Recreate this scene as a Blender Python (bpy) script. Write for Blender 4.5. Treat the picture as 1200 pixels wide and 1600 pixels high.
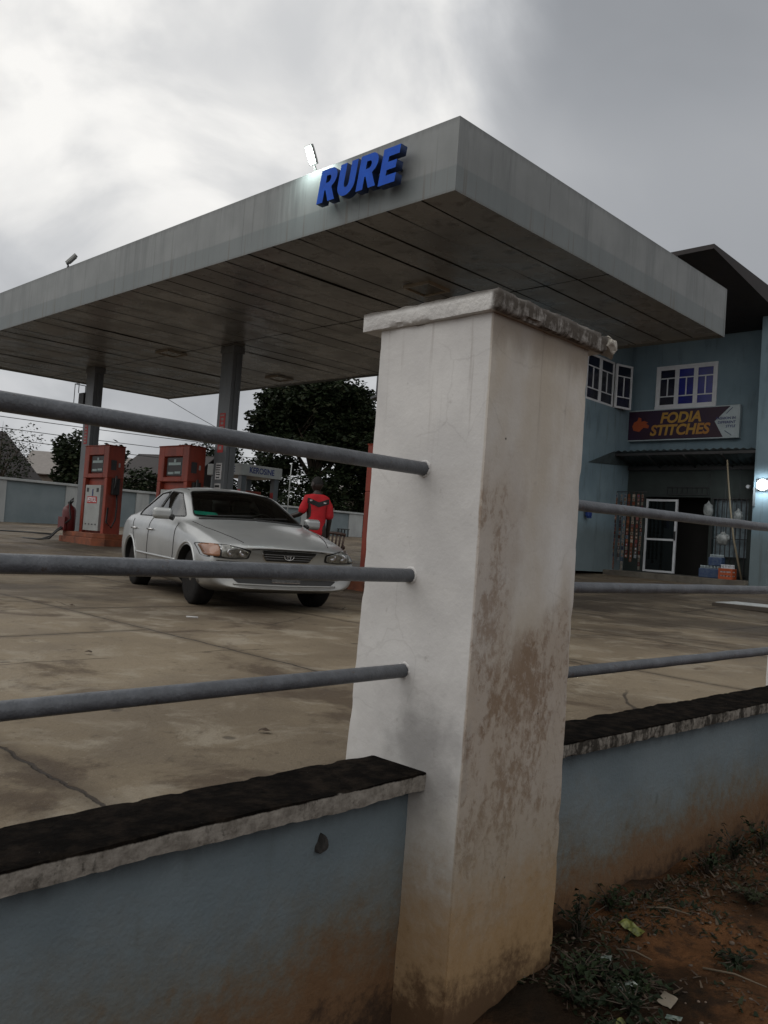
import bpy, bmesh, math, random
from mathutils import Vector, Matrix, noise
from mathutils.bvhtree import BVHTree
rad = math.radians
scene = bpy.context.scene
for o in list(bpy.data.objects): bpy.data.objects.remove(o)

# ------------------------------------------------------------------ camera
roll = math.atan(.07); pitch = math.atan(43.9/1280)
fwd = Vector((0, math.cos(pitch), math.sin(pitch)))
r0 = Vector((1, 0, 0)); u0 = r0.cross(fwd)
RX = r0*math.cos(roll) + u0*math.sin(roll); UY = -r0*math.sin(roll) + u0*math.cos(roll)
cam = bpy.data.cameras.new('camera'); camo = bpy.data.objects.new('camera', cam)
scene.collection.objects.link(camo)
m = Matrix((RX, UY, -fwd)).transposed().to_4x4(); m.translation = Vector((0, 0, 1.45))
camo.matrix_world = m
cam.sensor_fit = 'VERTICAL'; cam.sensor_height = 36; cam.lens = 28.8
cam.clip_start = .05; cam.clip_end = 3000
scene.camera = camo
scene.render.resolution_x = 768; scene.render.resolution_y = 1024
scene.view_settings.view_transform = 'Standard'; scene.view_settings.look = 'None'
scene.view_settings.exposure = 0.0; scene.view_settings.gamma = 1

# ------------------------------------------------------------------ sky
SUN_EL, SUN_AZ = 50, -100          # degrees above horizon, degrees clockwise from +Y
W = bpy.data.worlds.new('World'); scene.world = W; W.use_nodes = True
def build_world():
    nt = W.node_tree; N = nt.nodes; L = nt.links; N.clear()
    out = N.new('ShaderNodeOutputWorld')
    tc = N.new('ShaderNodeTexCoord')
    def math_(op, a, b=None, clamp=False):
        n = N.new('ShaderNodeMath'); n.operation = op; n.use_clamp = clamp
        for i, v in enumerate((a, b)):
            if v is None: continue
            if isinstance(v, (int, float)): n.inputs[i].default_value = v
            else: L.new(v, n.inputs[i])
        return n.outputs[0]
    def dot(vec, d):
        n = N.new('ShaderNodeVectorMath'); n.operation = 'DOT_PRODUCT'
        L.new(vec, n.inputs[0]); n.inputs[1].default_value = Vector(d).normalized(); return n.outputs['Value']
    def smooth(v, a, b, lo=0, hi=1):
        n = N.new('ShaderNodeMapRange'); n.interpolation_type = 'SMOOTHSTEP'
        L.new(v, n.inputs[0]); n.inputs[1].default_value = a; n.inputs[2].default_value = b
        n.inputs[3].default_value = lo; n.inputs[4].default_value = hi; return n.outputs[0]
    D = tc.outputs['Generated']
    sep = N.new('ShaderNodeSeparateXYZ'); L.new(D, sep.inputs[0])
    zz = math_('ADD', math_('MAXIMUM', sep.outputs[2], 0.0), .75)
    comb = N.new('ShaderNodeCombineXYZ')
    L.new(math_('DIVIDE', sep.outputs[0], zz), comb.inputs[0]); L.new(math_('DIVIDE', sep.outputs[1], zz), comb.inputs[1])
    def fbm(scale, detail, rough, off, dist=.3):
        n = N.new('ShaderNodeTexNoise'); mp = N.new('ShaderNodeMapping'); mp.inputs[1].default_value = off
        L.new(comb.outputs[0], mp.inputs[0]); L.new(mp.outputs[0], n.inputs['Vector'])
        n.inputs['Scale'].default_value = scale; n.inputs['Detail'].default_value = detail
        n.inputs['Roughness'].default_value = rough; n.inputs['Distortion'].default_value = dist
        return n.outputs[0]
    def pix(px, py):
        return (fwd*1280 + RX*(px-600) - UY*(py-800)).normalized()
    n1 = fbm(2.0, 5, .5, (3, 1, 0)); n2 = fbm(5.0, 7, .5, (0, 5, 2), .5); n3 = fbm(10, 6, .5, (4, 2, 1), .3)
    z = sep.outputs[2]
    cl = math_('ADD', math_('MULTIPLY', smooth(n2, .36, .64), .30), math_('ADD', .66, math_('MULTIPLY', smooth(n3, .3, .7), .10)))
    left = math_('MULTIPLY', math_('ADD', .63, math_('MULTIPLY', smooth(z, .16, .42), .38)), cl)
    right = math_('SUBTRACT', .50, math_('MULTIPLY', smooth(z, .42, .56), .17))
    right = math_('SUBTRACT', right, math_('MULTIPLY', smooth(z, .40, .20), .12))
    right = math_('MULTIPLY', right, math_('ADD', .78, math_('MULTIPLY', smooth(n1, .32, .68), .32)))
    warp = math_('ADD', math_('MULTIPLY', math_('SUBTRACT', n2, .5), .22), math_('MULTIPLY', math_('SUBTRACT', n3, .5), .06))
    ed = smooth(math_('ADD', dot(D, pix(330, 100)-pix(710, 100)), warp), -.24, -.04)
    mixn = math_('ADD', math_('MULTIPLY', left, ed), math_('MULTIPLY', right, math_('SUBTRACT', 1.0, ed)))
    # unseen sky behind the camera, raised as fill for the pillar and fascias
    back = smooth(sep.outputs[1], .25, -.5)
    lside = math_('ADD', .95, math_('MULTIPLY', sep.outputs[0], -.20))
    val = math_('ADD', math_('MULTIPLY', mixn, math_('SUBTRACT', 1.0, back)), math_('MULTIPLY', math_('MULTIPLY', math_('MULTIPLY', lside, cl), smooth(z, -.05, .6, .62, 1.45)), back))
    ramp = N.new('ShaderNodeValToRGB'); L.new(val, ramp.inputs[0])
    e = ramp.color_ramp.elements
    e[0].position = .12; e[0].color = (.125, .133, .145, 1)
    e[1].position = 1.0; e[1].color = (1.0, .985, .955, 1)
    k = e.new(.35); k.color = (.338, .352, .375, 1)
    k = e.new(.62); k.color = (.60, .61, .625, 1)
    bg = N.new('ShaderNodeBackground'); L.new(ramp.outputs[0], bg.inputs[0]); bg.inputs[1].default_value = 1.0
    sk = N.new('ShaderNodeTexSky'); sk.sky_type = 'NISHITA'; sk.sun_disc = False
    sk.sun_elevation = rad(SUN_EL); sk.sun_rotation = rad(SUN_AZ)
    bg2 = N.new('ShaderNodeBackground'); L.new(sk.outputs[0], bg2.inputs[0]); bg2.inputs[1].default_value = .05
    mx = N.new('ShaderNodeMixShader'); mx.inputs[0].default_value = .05
    L.new(bg.outputs[0], mx.inputs[1]); L.new(bg2.outputs[0], mx.inputs[2]); L.new(mx.outputs[0], out.inputs[0])
build_world()
sun = bpy.data.lights.new('sun', 'SUN'); sun.energy = .6; sun.angle = rad(50); sun.color = (1, .985, .97)
suno = bpy.data.objects.new('sun', sun); scene.collection.objects.link(suno)
_sd = Vector((math.sin(rad(SUN_AZ))*math.cos(rad(SUN_EL)), math.cos(rad(SUN_AZ))*math.cos(rad(SUN_EL)), math.sin(rad(SUN_EL))))
suno.rotation_euler = (-_sd).to_track_quat('-Z', 'Y').to_euler()

# ------------------------------------------------------------------ materials
MATS = {}
def mat(name, col, rough=.6, metal=0, col2=None, scale=4, bump=0, bscale=40, spec=.5, stretch=(1, 1, 1), contrast=(.35, .65), coat=0, emit=None, estr=0, detail=5):
    if name in MATS: return MATS[name]
    M = bpy.data.materials.new(name); M.use_nodes = True; nt = M.node_tree; N = nt.nodes; L = nt.links
    p = N['Principled BSDF']; p.inputs['Roughness'].default_value = rough; p.inputs['Metallic'].default_value = metal
    p.inputs['Specular IOR Level'].default_value = spec; p.inputs['Coat Weight'].default_value = coat
    p.inputs['Base Color'].default_value = (*col, 1)
    tc = N.new('ShaderNodeTexCoord'); mp = N.new('ShaderNodeMapping'); mp.inputs[3].default_value = stretch
    L.new(tc.outputs['Object'], mp.inputs[0])
    if col2 is None: col2 = tuple(c*.8 for c in col)
    n = N.new('ShaderNodeTexNoise'); n.inputs['Scale'].default_value = scale; n.inputs['Detail'].default_value = detail
    n.inputs['Roughness'].default_value = .6
    L.new(mp.outputs[0], n.inputs['Vector'])
    r = N.new('ShaderNodeValToRGB'); r.color_ramp.elements[0].position = contrast[0]; r.color_ramp.elements[1].position = contrast[1]
    r.color_ramp.elements[0].color = (*col2, 1); r.color_ramp.elements[1].color = (*col, 1)
    L.new(n.outputs[0], r.inputs[0]); L.new(r.outputs[0], p.inputs['Base Color'])
    if bump:
        n2 = N.new('ShaderNodeTexNoise'); n2.inputs['Scale'].default_value = bscale; n2.inputs['Detail'].default_value = 5
        L.new(tc.outputs['Object'], n2.inputs['Vector'])
        b = N.new('ShaderNodeBump'); b.inputs['Strength'].default_value = bump; b.inputs['Distance'].default_value = .01
        L.new(n2.outputs[0], b.inputs['Height']); L.new(b.outputs[0], p.inputs['Normal'])
    if emit:
        p.inputs['Emission Color'].default_value = (*emit, 1); p.inputs['Emission Strength'].default_value = estr
    MATS[name] = M; return M

class NT:
    """small helper for hand-made node materials"""
    def __init__(s, name):
        s.M = bpy.data.materials.new(name); s.M.use_nodes = True; MATS[name] = s.M
        s.nt = s.M.node_tree; s.N = s.nt.nodes; s.L = s.nt.links; s.p = s.N['Principled BSDF']
        s.tc = s.N.new('ShaderNodeTexCoord'); s.co = s.tc.outputs['Object']
        sp = s.N.new('ShaderNodeSeparateXYZ'); s.L.new(s.co, sp.inputs[0]); s.x, s.y, s.z = sp.outputs
    def put(s, sock, v):
        if isinstance(v, (int, float)): sock.default_value = v
        elif isinstance(v, tuple): sock.default_value = v if len(v) == 4 or sock.type == 'VECTOR' else (*v, 1)
        else: s.L.new(v, sock)
    def m(s, op, a, b=0.0, clamp=False):
        n = s.N.new('ShaderNodeMath'); n.operation = op; n.use_clamp = clamp; s.put(n.inputs[0], a); s.put(n.inputs[1], b); return n.outputs[0]
    def noise(s, scale, detail=5, rough=.55, stretch=(1, 1, 1), off=(0, 0, 0), dist=0):
        mp = s.N.new('ShaderNodeMapping'); mp.inputs[1].default_value = off; mp.inputs[3].default_value = stretch; s.L.new(s.co, mp.inputs[0])
        n = s.N.new('ShaderNodeTexNoise'); n.inputs['Scale'].default_value = scale; n.inputs['Detail'].default_value = detail
        n.inputs['Roughness'].default_value = rough; n.inputs['Distortion'].default_value = dist
        s.L.new(mp.outputs[0], n.inputs['Vector']); return n.outputs[0]
    def step(s, v, a, b, lo=0, hi=1):
        n = s.N.new('ShaderNodeMapRange'); n.interpolation_type = 'SMOOTHSTEP'; s.put(n.inputs[0], v)
        for i, q in enumerate((a, b, lo, hi)): s.put(n.inputs[i+1], q)
        return n.outputs[0]
    def mix(s, f, a, b):
        n = s.N.new('ShaderNodeMix'); n.data_type = 'RGBA'; s.put(n.inputs[0], f); s.put(n.inputs[6], a); s.put(n.inputs[7], b); return n.outputs[2]
    def bump(s, h, strength=.5, dist=.01):
        b = s.N.new('ShaderNodeBump'); b.inputs['Strength'].default_value = strength; b.inputs['Distance'].default_value = dist
        s.put(b.inputs['Height'], h); s.L.new(b.outputs[0], s.p.inputs['Normal'])
    def nt_warp(s, v, scale=1.8, amt=.25):
        n = s.N.new('ShaderNodeTexNoise'); n.inputs['Scale'].default_value = scale; n.inputs['Detail'].default_value = 6; s.L.new(v, n.inputs['Vector'])
        m1 = s.N.new('ShaderNodeVectorMath'); m1.operation = 'SCALE'; s.L.new(n.outputs['Color'], m1.inputs[0]); m1.inputs['Scale'].default_value = amt
        m2 = s.N.new('ShaderNodeVectorMath'); m2.operation = 'ADD'; s.L.new(v, m2.inputs[0]); s.L.new(m1.outputs[0], m2.inputs[1]); return m2.outputs[0]
    def out(s, col, rough=.8, spec=.3, metal=0):
        s.put(s.p.inputs['Base Color'], col); s.put(s.p.inputs['Roughness'], rough)
        s.p.inputs['Specular IOR Level'].default_value = spec; s.p.inputs['Metallic'].default_value = metal; return s.M

def mat_pillar():
    a = NT('whitewashed_plaster')
    base = a.mix(a.step(a.noise(3, 6), .35, .7), (.50, .49, .48), (.60, .59, .575))
    # grime on the wall-parallel face (local y small, x large) and the bare patches on it
    face = a.step(a.y, .012, .004)
    base = a.mix(a.m('MULTIPLY', face, a.step(a.noise(2.2, 5, .6, (1, 1, .5)), .3, .65)), base, (.43, .385, .325))
    nf_ = a.noise(34, 10, .72, (1, 1, .7), dist=.3); nm_ = a.noise(7.5, 6, .62, (1, 1, .5), (2, 0, 5)); nb = a.noise(2.4, 4, .5, (1.2, 1, .8), (6, 0, 3))
    left_run = a.m('MULTIPLY', a.step(a.m('ADD', a.x, a.m('MULTIPLY', a.m('SUBTRACT', nm_, .5), .35)), .23, .12), a.step(a.z, 1.82, 1.55))
    low = a.step(a.m('ADD', a.z, a.m('MULTIPLY', a.m('SUBTRACT', nb, .5), 1.0)), 1.32, 1.08)
    reg = a.m('MULTIPLY', a.m('MAXIMUM', a.m('MULTIPLY', left_run, .8), low), face)
    reg = a.m('MULTIPLY', reg, a.step(a.z, .25, .55, .55, 1))
    base = a.mix(a.m('MULTIPLY', reg, .60), base, (.30, .238, .185))
    mixv = a.m('ADD', a.m('MULTIPLY', nf_, .5), a.m('MULTIPLY', nm_, .5))
    ctr = a.m('MULTIPLY', a.step(a.m('ABSOLUTE', a.m('SUBTRACT', a.x, .27)), .30, .05), a.step(a.m('ABSOLUTE', a.m('SUBTRACT', a.z, .95)), .5, .1))
    mixv = a.m('ADD', mixv, a.m('MULTIPLY', ctr, .055))
    peel = a.m('MULTIPLY', a.m('MULTIPLY', a.step(mixv, .485, .60), reg), .72)
    base = a.mix(peel, base, (.165, .102, .058))
    nf2 = a.noise(42, 9, .7, (1, 1, .8), (7, 3, 1))
    base = a.mix(a.m('MULTIPLY', a.m('MULTIPLY', a.step(nf2, .56, .64), reg), .55), base, (.36, .32, .29))
    base = a.mix(a.m('MULTIPLY', a.step(a.noise(16, 8, .7, off=(1, 8, 4)), .61, .70), .35), base, (.25, .23, .21))
    crk = a.N.new('ShaderNodeTexVoronoi'); crk.feature = 'DISTANCE_TO_EDGE'; crk.inputs['Scale'].default_value = 3.2; a.L.new(a.nt_warp(a.co, 6, .12), crk.inputs['Vector'])
    ck = a.m('MULTIPLY', a.step(crk.outputs['Distance'], .012, .003), a.step(a.noise(2.1, 3, off=(4, 2, 8)), .52, .58))
    base = a.mix(a.m('MULTIPLY', ck, .10), base, (.13, .11, .095))
    drip = a.noise(20, 5, .6, (1, 1, .045), (3, 8, 1)); base = a.mix(a.m('MULTIPLY', a.m('MULTIPLY', a.step(drip, .58, .68), a.step(a.m('ADD', a.z, a.m('MULTIPLY', nm_, .8)), 1.9, 2.4)), .35), base, (.22, .19, .165))
    # dust splashed up from the red earth
    zs = a.m('ADD', a.z, a.m('ADD', a.m('MULTIPLY', a.m('SUBTRACT', a.noise(4, 6, .6), .5), .40), a.m('MULTIPLY', a.m('SUBTRACT', a.noise(26, 8, .75), .5), .35)))
    base = a.mix(a.m('MULTIPLY', a.step(zs, .95, .3), .6), base, (.26, .225, .165))
    base = a.mix(a.m('MULTIPLY', a.step(zs, .58, .20), .85), base, (.27, .165, .072))
    base = a.mix(a.m('MULTIPLY', a.step(zs, .24, .08), .9), base, (.07, .038, .020))
    # dirt in a smear around where the coping dies into it
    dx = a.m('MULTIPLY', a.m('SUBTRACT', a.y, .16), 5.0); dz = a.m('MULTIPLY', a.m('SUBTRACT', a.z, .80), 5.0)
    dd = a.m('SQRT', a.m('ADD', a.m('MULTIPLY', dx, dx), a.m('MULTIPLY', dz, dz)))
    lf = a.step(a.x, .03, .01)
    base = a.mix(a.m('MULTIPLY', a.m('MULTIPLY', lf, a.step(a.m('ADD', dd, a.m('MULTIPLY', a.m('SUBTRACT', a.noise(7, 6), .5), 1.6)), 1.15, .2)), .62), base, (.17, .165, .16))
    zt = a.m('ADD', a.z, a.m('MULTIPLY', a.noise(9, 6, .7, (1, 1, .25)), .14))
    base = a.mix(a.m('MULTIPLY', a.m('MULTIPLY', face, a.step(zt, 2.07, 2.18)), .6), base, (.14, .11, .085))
    v = a.N.new('ShaderNodeTexVoronoi'); v.inputs['Scale'].default_value = 9; a.L.new(a.co, v.inputs['Vector'])
    base = a.mix(a.m('MULTIPLY', a.step(v.outputs['Distance'], .045, .02), a.step(a.noise(2.5, 2), .5, .56)), base, (.05, .045, .04))
    a.bump(a.m('ADD', a.m('ADD', a.m('MULTIPLY', a.noise(70, 5), .35), a.noise(11, 5)), a.m('MULTIPLY', peel, -.5)), .45, .006)
    return a.out(base, .88, .2)
def mat_cap():
    a = NT('weathered_cap_plaster')
    base = a.mix(a.step(a.noise(5, 6), .35, .7), (.47, .46, .45), (.60, .59, .57))
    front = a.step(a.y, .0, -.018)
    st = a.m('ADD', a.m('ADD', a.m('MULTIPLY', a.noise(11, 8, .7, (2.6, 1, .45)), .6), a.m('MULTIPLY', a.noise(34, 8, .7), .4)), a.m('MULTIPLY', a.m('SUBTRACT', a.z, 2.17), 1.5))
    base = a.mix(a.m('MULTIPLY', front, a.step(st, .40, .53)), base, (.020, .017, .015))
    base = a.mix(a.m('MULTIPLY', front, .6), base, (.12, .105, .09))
    base = a.mix(a.step(a.z, 2.19, 2.207), base, (.13, .12, .11))
    a.bump(a.m('ADD', a.noise(60, 5), a.m('MULTIPLY', a.noise(14, 5), 1.5)), .5, .008)
    return a.out(base, .9, .15)
def mat_wall():
    a = NT('blue_wall_paint')
    base = a.mix(a.step(a.noise(2.2, 6), .3, .72), (.120, .152, .170), (.155, .190, .208))
    sp = a.noise(5, 6, .62, (1, 1, .8), (4, 4, 0))
    base = a.mix(a.m('MULTIPLY', a.step(sp, .64, .70), .6), base, (.08, .10, .10))
    base = a.mix(a.m('MULTIPLY', a.step(a.noise(14, 5, .6, (1, 1, .15)), .60, .75), .35), base, (.10, .12, .12))
    base = a.mix(a.m('MULTIPLY', a.step(a.noise(7, 6, .6, off=(9, 1, 2)), .69, .73), .5), base, (.17, .19, .19))
    crk = a.N.new('ShaderNodeTexVoronoi'); crk.feature = 'DISTANCE_TO_EDGE'; crk.inputs['Scale'].default_value = 1.3; a.L.new(a.nt_warp(a.co, 4, .16), crk.inputs['Vector'])
    ck = a.m('MULTIPLY', a.step(crk.outputs['Distance'], .007, .002), a.step(a.noise(1.3, 3, off=(4, 2, 8)), .66, .70))
    base = a.mix(a.m('MULTIPLY', ck, .7), base, (.035, .04, .042))
    zs = a.m('ADD', a.z, a.m('ADD', a.m('MULTIPLY', a.m('SUBTRACT', a.noise(3, 6, .6), .5), .36), a.m('MULTIPLY', a.m('SUBTRACT', a.noise(24, 8, .75), .5), .30)))
    base = a.mix(a.m('MULTIPLY', a.step(zs, .60, .20), .75), base, (.120, .092, .052))
    base = a.mix(a.m('MULTIPLY', a.step(zs, .38, .14), .85), base, (.125, .062, .026))
    base = a.mix(a.m('MULTIPLY', a.step(zs, .16, .03), .85), base, (.030, .018, .012))
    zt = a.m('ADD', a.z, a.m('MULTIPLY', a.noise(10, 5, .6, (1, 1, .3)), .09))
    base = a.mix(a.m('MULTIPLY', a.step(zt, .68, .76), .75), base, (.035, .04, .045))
    v = a.N.new('ShaderNodeTexVoronoi'); v.inputs['Scale'].default_value = 5.5; a.L.new(a.co, v.inputs['Vector'])
    base = a.mix(a.m('MULTIPLY', a.step(v.outputs['Distance'], .07, .03), a.step(a.noise(1.5, 2, off=(3, 3, 3)), .52, .56)), base, (.04, .045, .045))
    a.bump(a.m('ADD', a.noise(80, 4), a.m('MULTIPLY', a.noise(9, 5), 2.5)), .35, .008)
    return a.out(base, .85, .25)
def mat_coping():
    a = NT('mouldy_coping')
    top = a.mix(a.step(a.noise(13, 8, .72), .40, .72), (.004, .0034, .003), (.017, .013, .010))
    top = a.mix(a.step(a.noise(90, 3, .7), .755, .775), top, (.22, .20, .18))
    side = a.mix(a.step(a.noise(22, 8, .7), .3, .7), (.13, .117, .102), (.27, .25, .222))
    rt = a.step(a.x, .3, .5)
    sn = a.m('ADD', a.m('MULTIPLY', a.noise(8, 8, .72, (1.8, 1, .6), (1, 3, 0)), .65), a.m('MULTIPLY', a.noise(40, 6, .7), .35))
    sn = a.m('ADD', sn, a.m('SUBTRACT', a.m('MULTIPLY', rt, .085), .03))
    side = a.mix(a.m('MULTIPLY', a.step(sn, .49, .62), .85), side, (.014, .012, .010))
    zn = a.m('ADD', a.z, a.m('MULTIPLY', a.m('SUBTRACT', a.noise(20, 4), .5), .012))
    f = a.m('MAXIMUM', a.step(zn, .753, .757), a.step(a.y, .34, .35))
    base = a.mix(f, side, top)
    a.bump(a.m('ADD', a.noise(60, 5), a.m('MULTIPLY', a.noise(14, 5), 2)), .5, .008)
    return a.out(base, .95, .03)
FA = rad(-42.5)      # station frame: local x towards the near right, local y away to the right
def mat_concrete():
    a = NT('forecourt_concrete')
    rot = a.N.new('ShaderNodeMapping'); rot.inputs[2].default_value = (0, 0, -FA); a.L.new(a.co, rot.inputs[0])
    sp = a.N.new('ShaderNodeSeparateXYZ'); a.L.new(rot.outputs[0], sp.inputs[0]); X, Y = sp.outputs[0], sp.outputs[1]
    base = a.mix(a.step(a.noise(.55, 6, .6), .34, .66), (.135, .105, .070), (.215, .174, .120))
    base = a.mix(a.m('MULTIPLY', a.step(a.noise(2.2, 8, .66, dist=.6), .50, .66), .75), base, (.27, .235, .18))
    base = a.mix(a.m('MULTIPLY', a.step(a.noise(1.1, 7, .65, off=(5, 2, 0), dist=.5), .53, .64), .75), base, (.065, .044, .028))
    base = a.mix(a.m('MULTIPLY', a.step(a.noise(6, 8, .75, off=(1, 9, 0)), .56, .68), .55), base, (.06, .044, .030))
    base = a.mix(a.m('MULTIPLY', a.step(a.noise(30, 6, .75), .60, .68), .5), base, (.045, .036, .028))
    base = a.mix(a.m('MULTIPLY', a.step(a.noise(42, 5, .75, off=(3, 0, 0)), .63, .69), .5), base, (.36, .32, .25))
    # oil and tyre dirt in the lanes by the pumps
    ln = a.m('MULTIPLY', a.step(a.y, 7.2, 9), a.step(a.noise(.5, 5, .6, off=(8, 8, 0)), .35, .6))
    base = a.mix(a.m('MULTIPLY', ln, .72), base, (.048, .036, .026))
    wob = a.m('MULTIPLY', a.m('SUBTRACT', a.noise(2.5, 5, .7), .5), .10)
    Yw = a.m('ADD', Y, wob); Xw = a.m('ADD', X, wob)
    k = a.m('DIVIDE', a.m('SUBTRACT', Yw, 1.45), 2.35)
    dY = a.m('MULTIPLY', a.m('ABSOLUTE', a.m('SUBTRACT', k, a.m('ROUND', k))), 2.35)
    row = a.m('FLOOR', k)
    kx = a.m('ADD', a.m('DIVIDE', a.m('ADD', Xw, 6.03), 4.1), a.m('MULTIPLY', row, .37))
    dX = a.m('MULTIPLY', a.m('ABSOLUTE', a.m('SUBTRACT', kx, a.m('ROUND', kx))), 4.1)
    d = a.m('ADD', a.m('MINIMUM', dY, dX), a.m('MULTIPLY', a.m('SUBTRACT', a.noise(14, 4), .5), .02))
    j = a.step(d, .012, .004); halo = a.step(d, .12, .0)
    base = a.mix(a.m('MULTIPLY', halo, .45), base, (.055, .040, .028))
    base = a.mix(a.m('MULTIPLY', j, .85), base, (.030, .024, .020))
    # each slab was poured on its own: slight tone shifts
    wn = a.N.new('ShaderNodeTexWhiteNoise'); cb = a.N.new('ShaderNodeCombineXYZ'); a.L.new(row, cb.inputs[0]); a.L.new(a.m('FLOOR', a.m('ADD', kx, .5)), cb.inputs[1]); a.L.new(cb.outputs[0], wn.inputs[0])
    hs = a.N.new('ShaderNodeHueSaturation'); a.L.new(base, hs.inputs['Color']); a.put(hs.inputs['Value'], a.m('ADD', .86, a.m('MULTIPLY', wn.outputs[0], .28)))
    sv = a.N.new('ShaderNodeTexVoronoi'); sv.inputs['Scale'].default_value = 2.6; a.L.new(a.nt_warp(a.co, 9, .05), sv.inputs['Vector'])
    spots = a.m('MULTIPLY', a.step(sv.outputs['Distance'], .10, .05), a.step(a.noise(.8, 4, off=(7, 1, 1)), .48, .56))
    a.L.new(a.mix(a.m('MULTIPLY', spots, .6), base, (.035, .028, .022)), hs.inputs['Color'])
    crk = a.N.new('ShaderNodeTexVoronoi'); crk.feature = 'DISTANCE_TO_EDGE'; crk.inputs['Scale'].default_value = .45; a.L.new(a.nt_warp(a.co), crk.inputs['Vector'])
    ck = a.m('MULTIPLY', a.step(crk.outputs['Distance'], .006, .002), a.step(a.noise(.7, 3, off=(2, 2, 0)), .5, .56))
    hs2 = a.mix(a.m('MULTIPLY', ck, .8), hs.outputs[0], (.03, .022, .016))
    # broom marks
    wv = a.noise(3.0, 5, .6, (6, 40, 1))
    a.bump(a.m('ADD', a.m('ADD', a.m('MULTIPLY', wv, .4), a.noise(26, 7, .7)), a.m('MULTIPLY', j, -1.5)), .8, .014)
    return a.out(hs2, a.step(a.noise(1.1, 5), .4, .6, .6, .85), .25)
def mat_dirt():
    a = NT('red_earth')
    base = a.mix(a.step(a.noise(2.5, 7, .65), .3, .7), (.030, .019, .012), (.155, .072, .032))
    base = a.mix(a.m('MULTIPLY', a.step(a.noise(5, 8, .7, off=(4, 1, 0)), .50, .60), .8), base, (.035, .024, .017))
    base = a.mix(a.step(a.noise(70, 4, .7), .66, .72), base, (.13, .09, .062))
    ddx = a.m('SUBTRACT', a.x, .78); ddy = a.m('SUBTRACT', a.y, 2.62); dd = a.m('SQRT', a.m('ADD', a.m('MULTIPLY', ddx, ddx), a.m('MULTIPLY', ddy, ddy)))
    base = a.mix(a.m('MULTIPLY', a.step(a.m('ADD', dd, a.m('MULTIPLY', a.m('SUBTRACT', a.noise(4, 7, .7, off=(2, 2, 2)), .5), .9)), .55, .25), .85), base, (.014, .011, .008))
    a.bump(a.m('ADD', a.noise(40, 7, .7), a.m('MULTIPLY', a.noise(9, 5), 2)), .9, .02)
    return a.out(base, .95, .05)
def mat_fascia():
    a = NT('streaked_fascia_paint')
    base = a.mix(a.step(a.noise(1.3, 5), .3, .7), (.170, .182, .182), (.215, .228, .228))
    st = a.noise(1.3, 7, .68, (2.2, 2.2, .16)); st2 = a.noise(7, 5, .6, (3, 3, .07), (4, 2, 1))
    base = a.mix(a.m('MULTIPLY', a.step(st, .50, .72), .6), base, (.085, .096, .098))
    base = a.mix(a.m('MULTIPLY', a.step(st2, .58, .72), .38), base, (.25, .268, .268))
    zz = a.m('ADD', a.z, a.m('MULTIPLY', a.m('SUBTRACT', a.noise(1.4, 4), .5), .03))
    low = a.step(zz, 5.745, 5.715)
    base = a.mix(a.m('MULTIPLY', low, .62), base, (.118, .140, .144))
    base = a.mix(a.m('MULTIPLY', a.step(a.noise(5, 6, .6, (3, 3, .12), (1, 7, 1)), .60, .68), .30), base, (.055, .06, .062))
    base = a.mix(a.m('MULTIPLY', a.step(a.m('ADD', a.z, a.m('MULTIPLY', st2, .25)), 6.32, 6.42), .45), base, (.09, .095, .095))
    base = a.mix(a.m('MULTIPLY', a.step(a.z, 5.47, 5.44), .5), base, (.10, .10, .095))
    al = a.m('SUBTRACT', a.m('MULTIPLY', a.x, .74), a.m('MULTIPLY', a.y, .68)); kk = a.m('DIVIDE', al, 2.44)
    jd = a.m('ABSOLUTE', a.m('SUBTRACT', kk, a.m('ROUND', kk)))
    base = a.mix(a.m('MULTIPLY', a.step(jd, .0035, .0015), .5), base, (.05, .055, .055))
    base = a.mix(a.m('MULTIPLY', a.m('MULTIPLY', a.step(a.noise(4.5, 6, .6, (3, 3, .05), (9, 7, 1)), .56, .66), a.step(a.z, 5.95, 5.5)), .6), base, (.10, .085, .065))
    a.bump(a.noise(2.0, 3, .5, (2, 2, .3)), .12, .05)
    return a.out(base, .5, .4)
def mat_soffit():
    a = NT('soffit_panels')
    base = a.mix(a.step(a.noise(.7, 6, .6), .3, .7), (.185, .184, .178), (.29, .288, .28))
    base = a.mix(a.m('MULTIPLY', a.step(a.noise(3.5, 6, .65, (1, 1, 1), (2, 6, 0)), .54, .66), .5), base, (.075, .066, .056))
    a.bump(a.m('ADD', a.noise(1.6, 3), a.m('MULTIPLY', a.noise(9, 4), .2)), .22, .05)
    return a.out(base, a.step(a.noise(1.5, 5, off=(1, 1, 1)), .35, .65, .20, .36), .45)
def mat_building():
    a = NT('blue_render')
    base = a.mix(a.step(a.noise(.9, 6), .3, .7), (.155, .225, .268), (.205, .285, .330))
    base = a.mix(a.m('MULTIPLY', a.step(a.noise(4, 6, .6, (1, 1, .2)), .52, .68), .55), base, (.110, .152, .175))
    base = a.mix(a.m('MULTIPLY', a.step(a.noise(9, 6, .6, (1, 1, .06), (3, 2, 7)), .58, .70), .4), base, (.07, .08, .08))
    base = a.mix(a.m('MULTIPLY', a.step(a.m('ADD', a.z, a.m('MULTIPLY', a.noise(3, 4), .3)), 1.6, 1.15), .5), base, (.10, .11, .10))
    a.bump(a.noise(30, 5), .25, .01)
    return a.out(base, .75, .3)
def mat_farwall():
    a = NT('far_wall_paint')
    base = a.mix(a.step(a.noise(1.2, 5), .3, .7), (.15, .185, .20), (.185, .22, .235))
    base = a.mix(a.m('MULTIPLY', a.step(a.noise(3, 5, .6, (1, 1, .2)), .55, .7), .3), base, (.15, .18, .18))
    return a.out(base, .85, .2)
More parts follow.
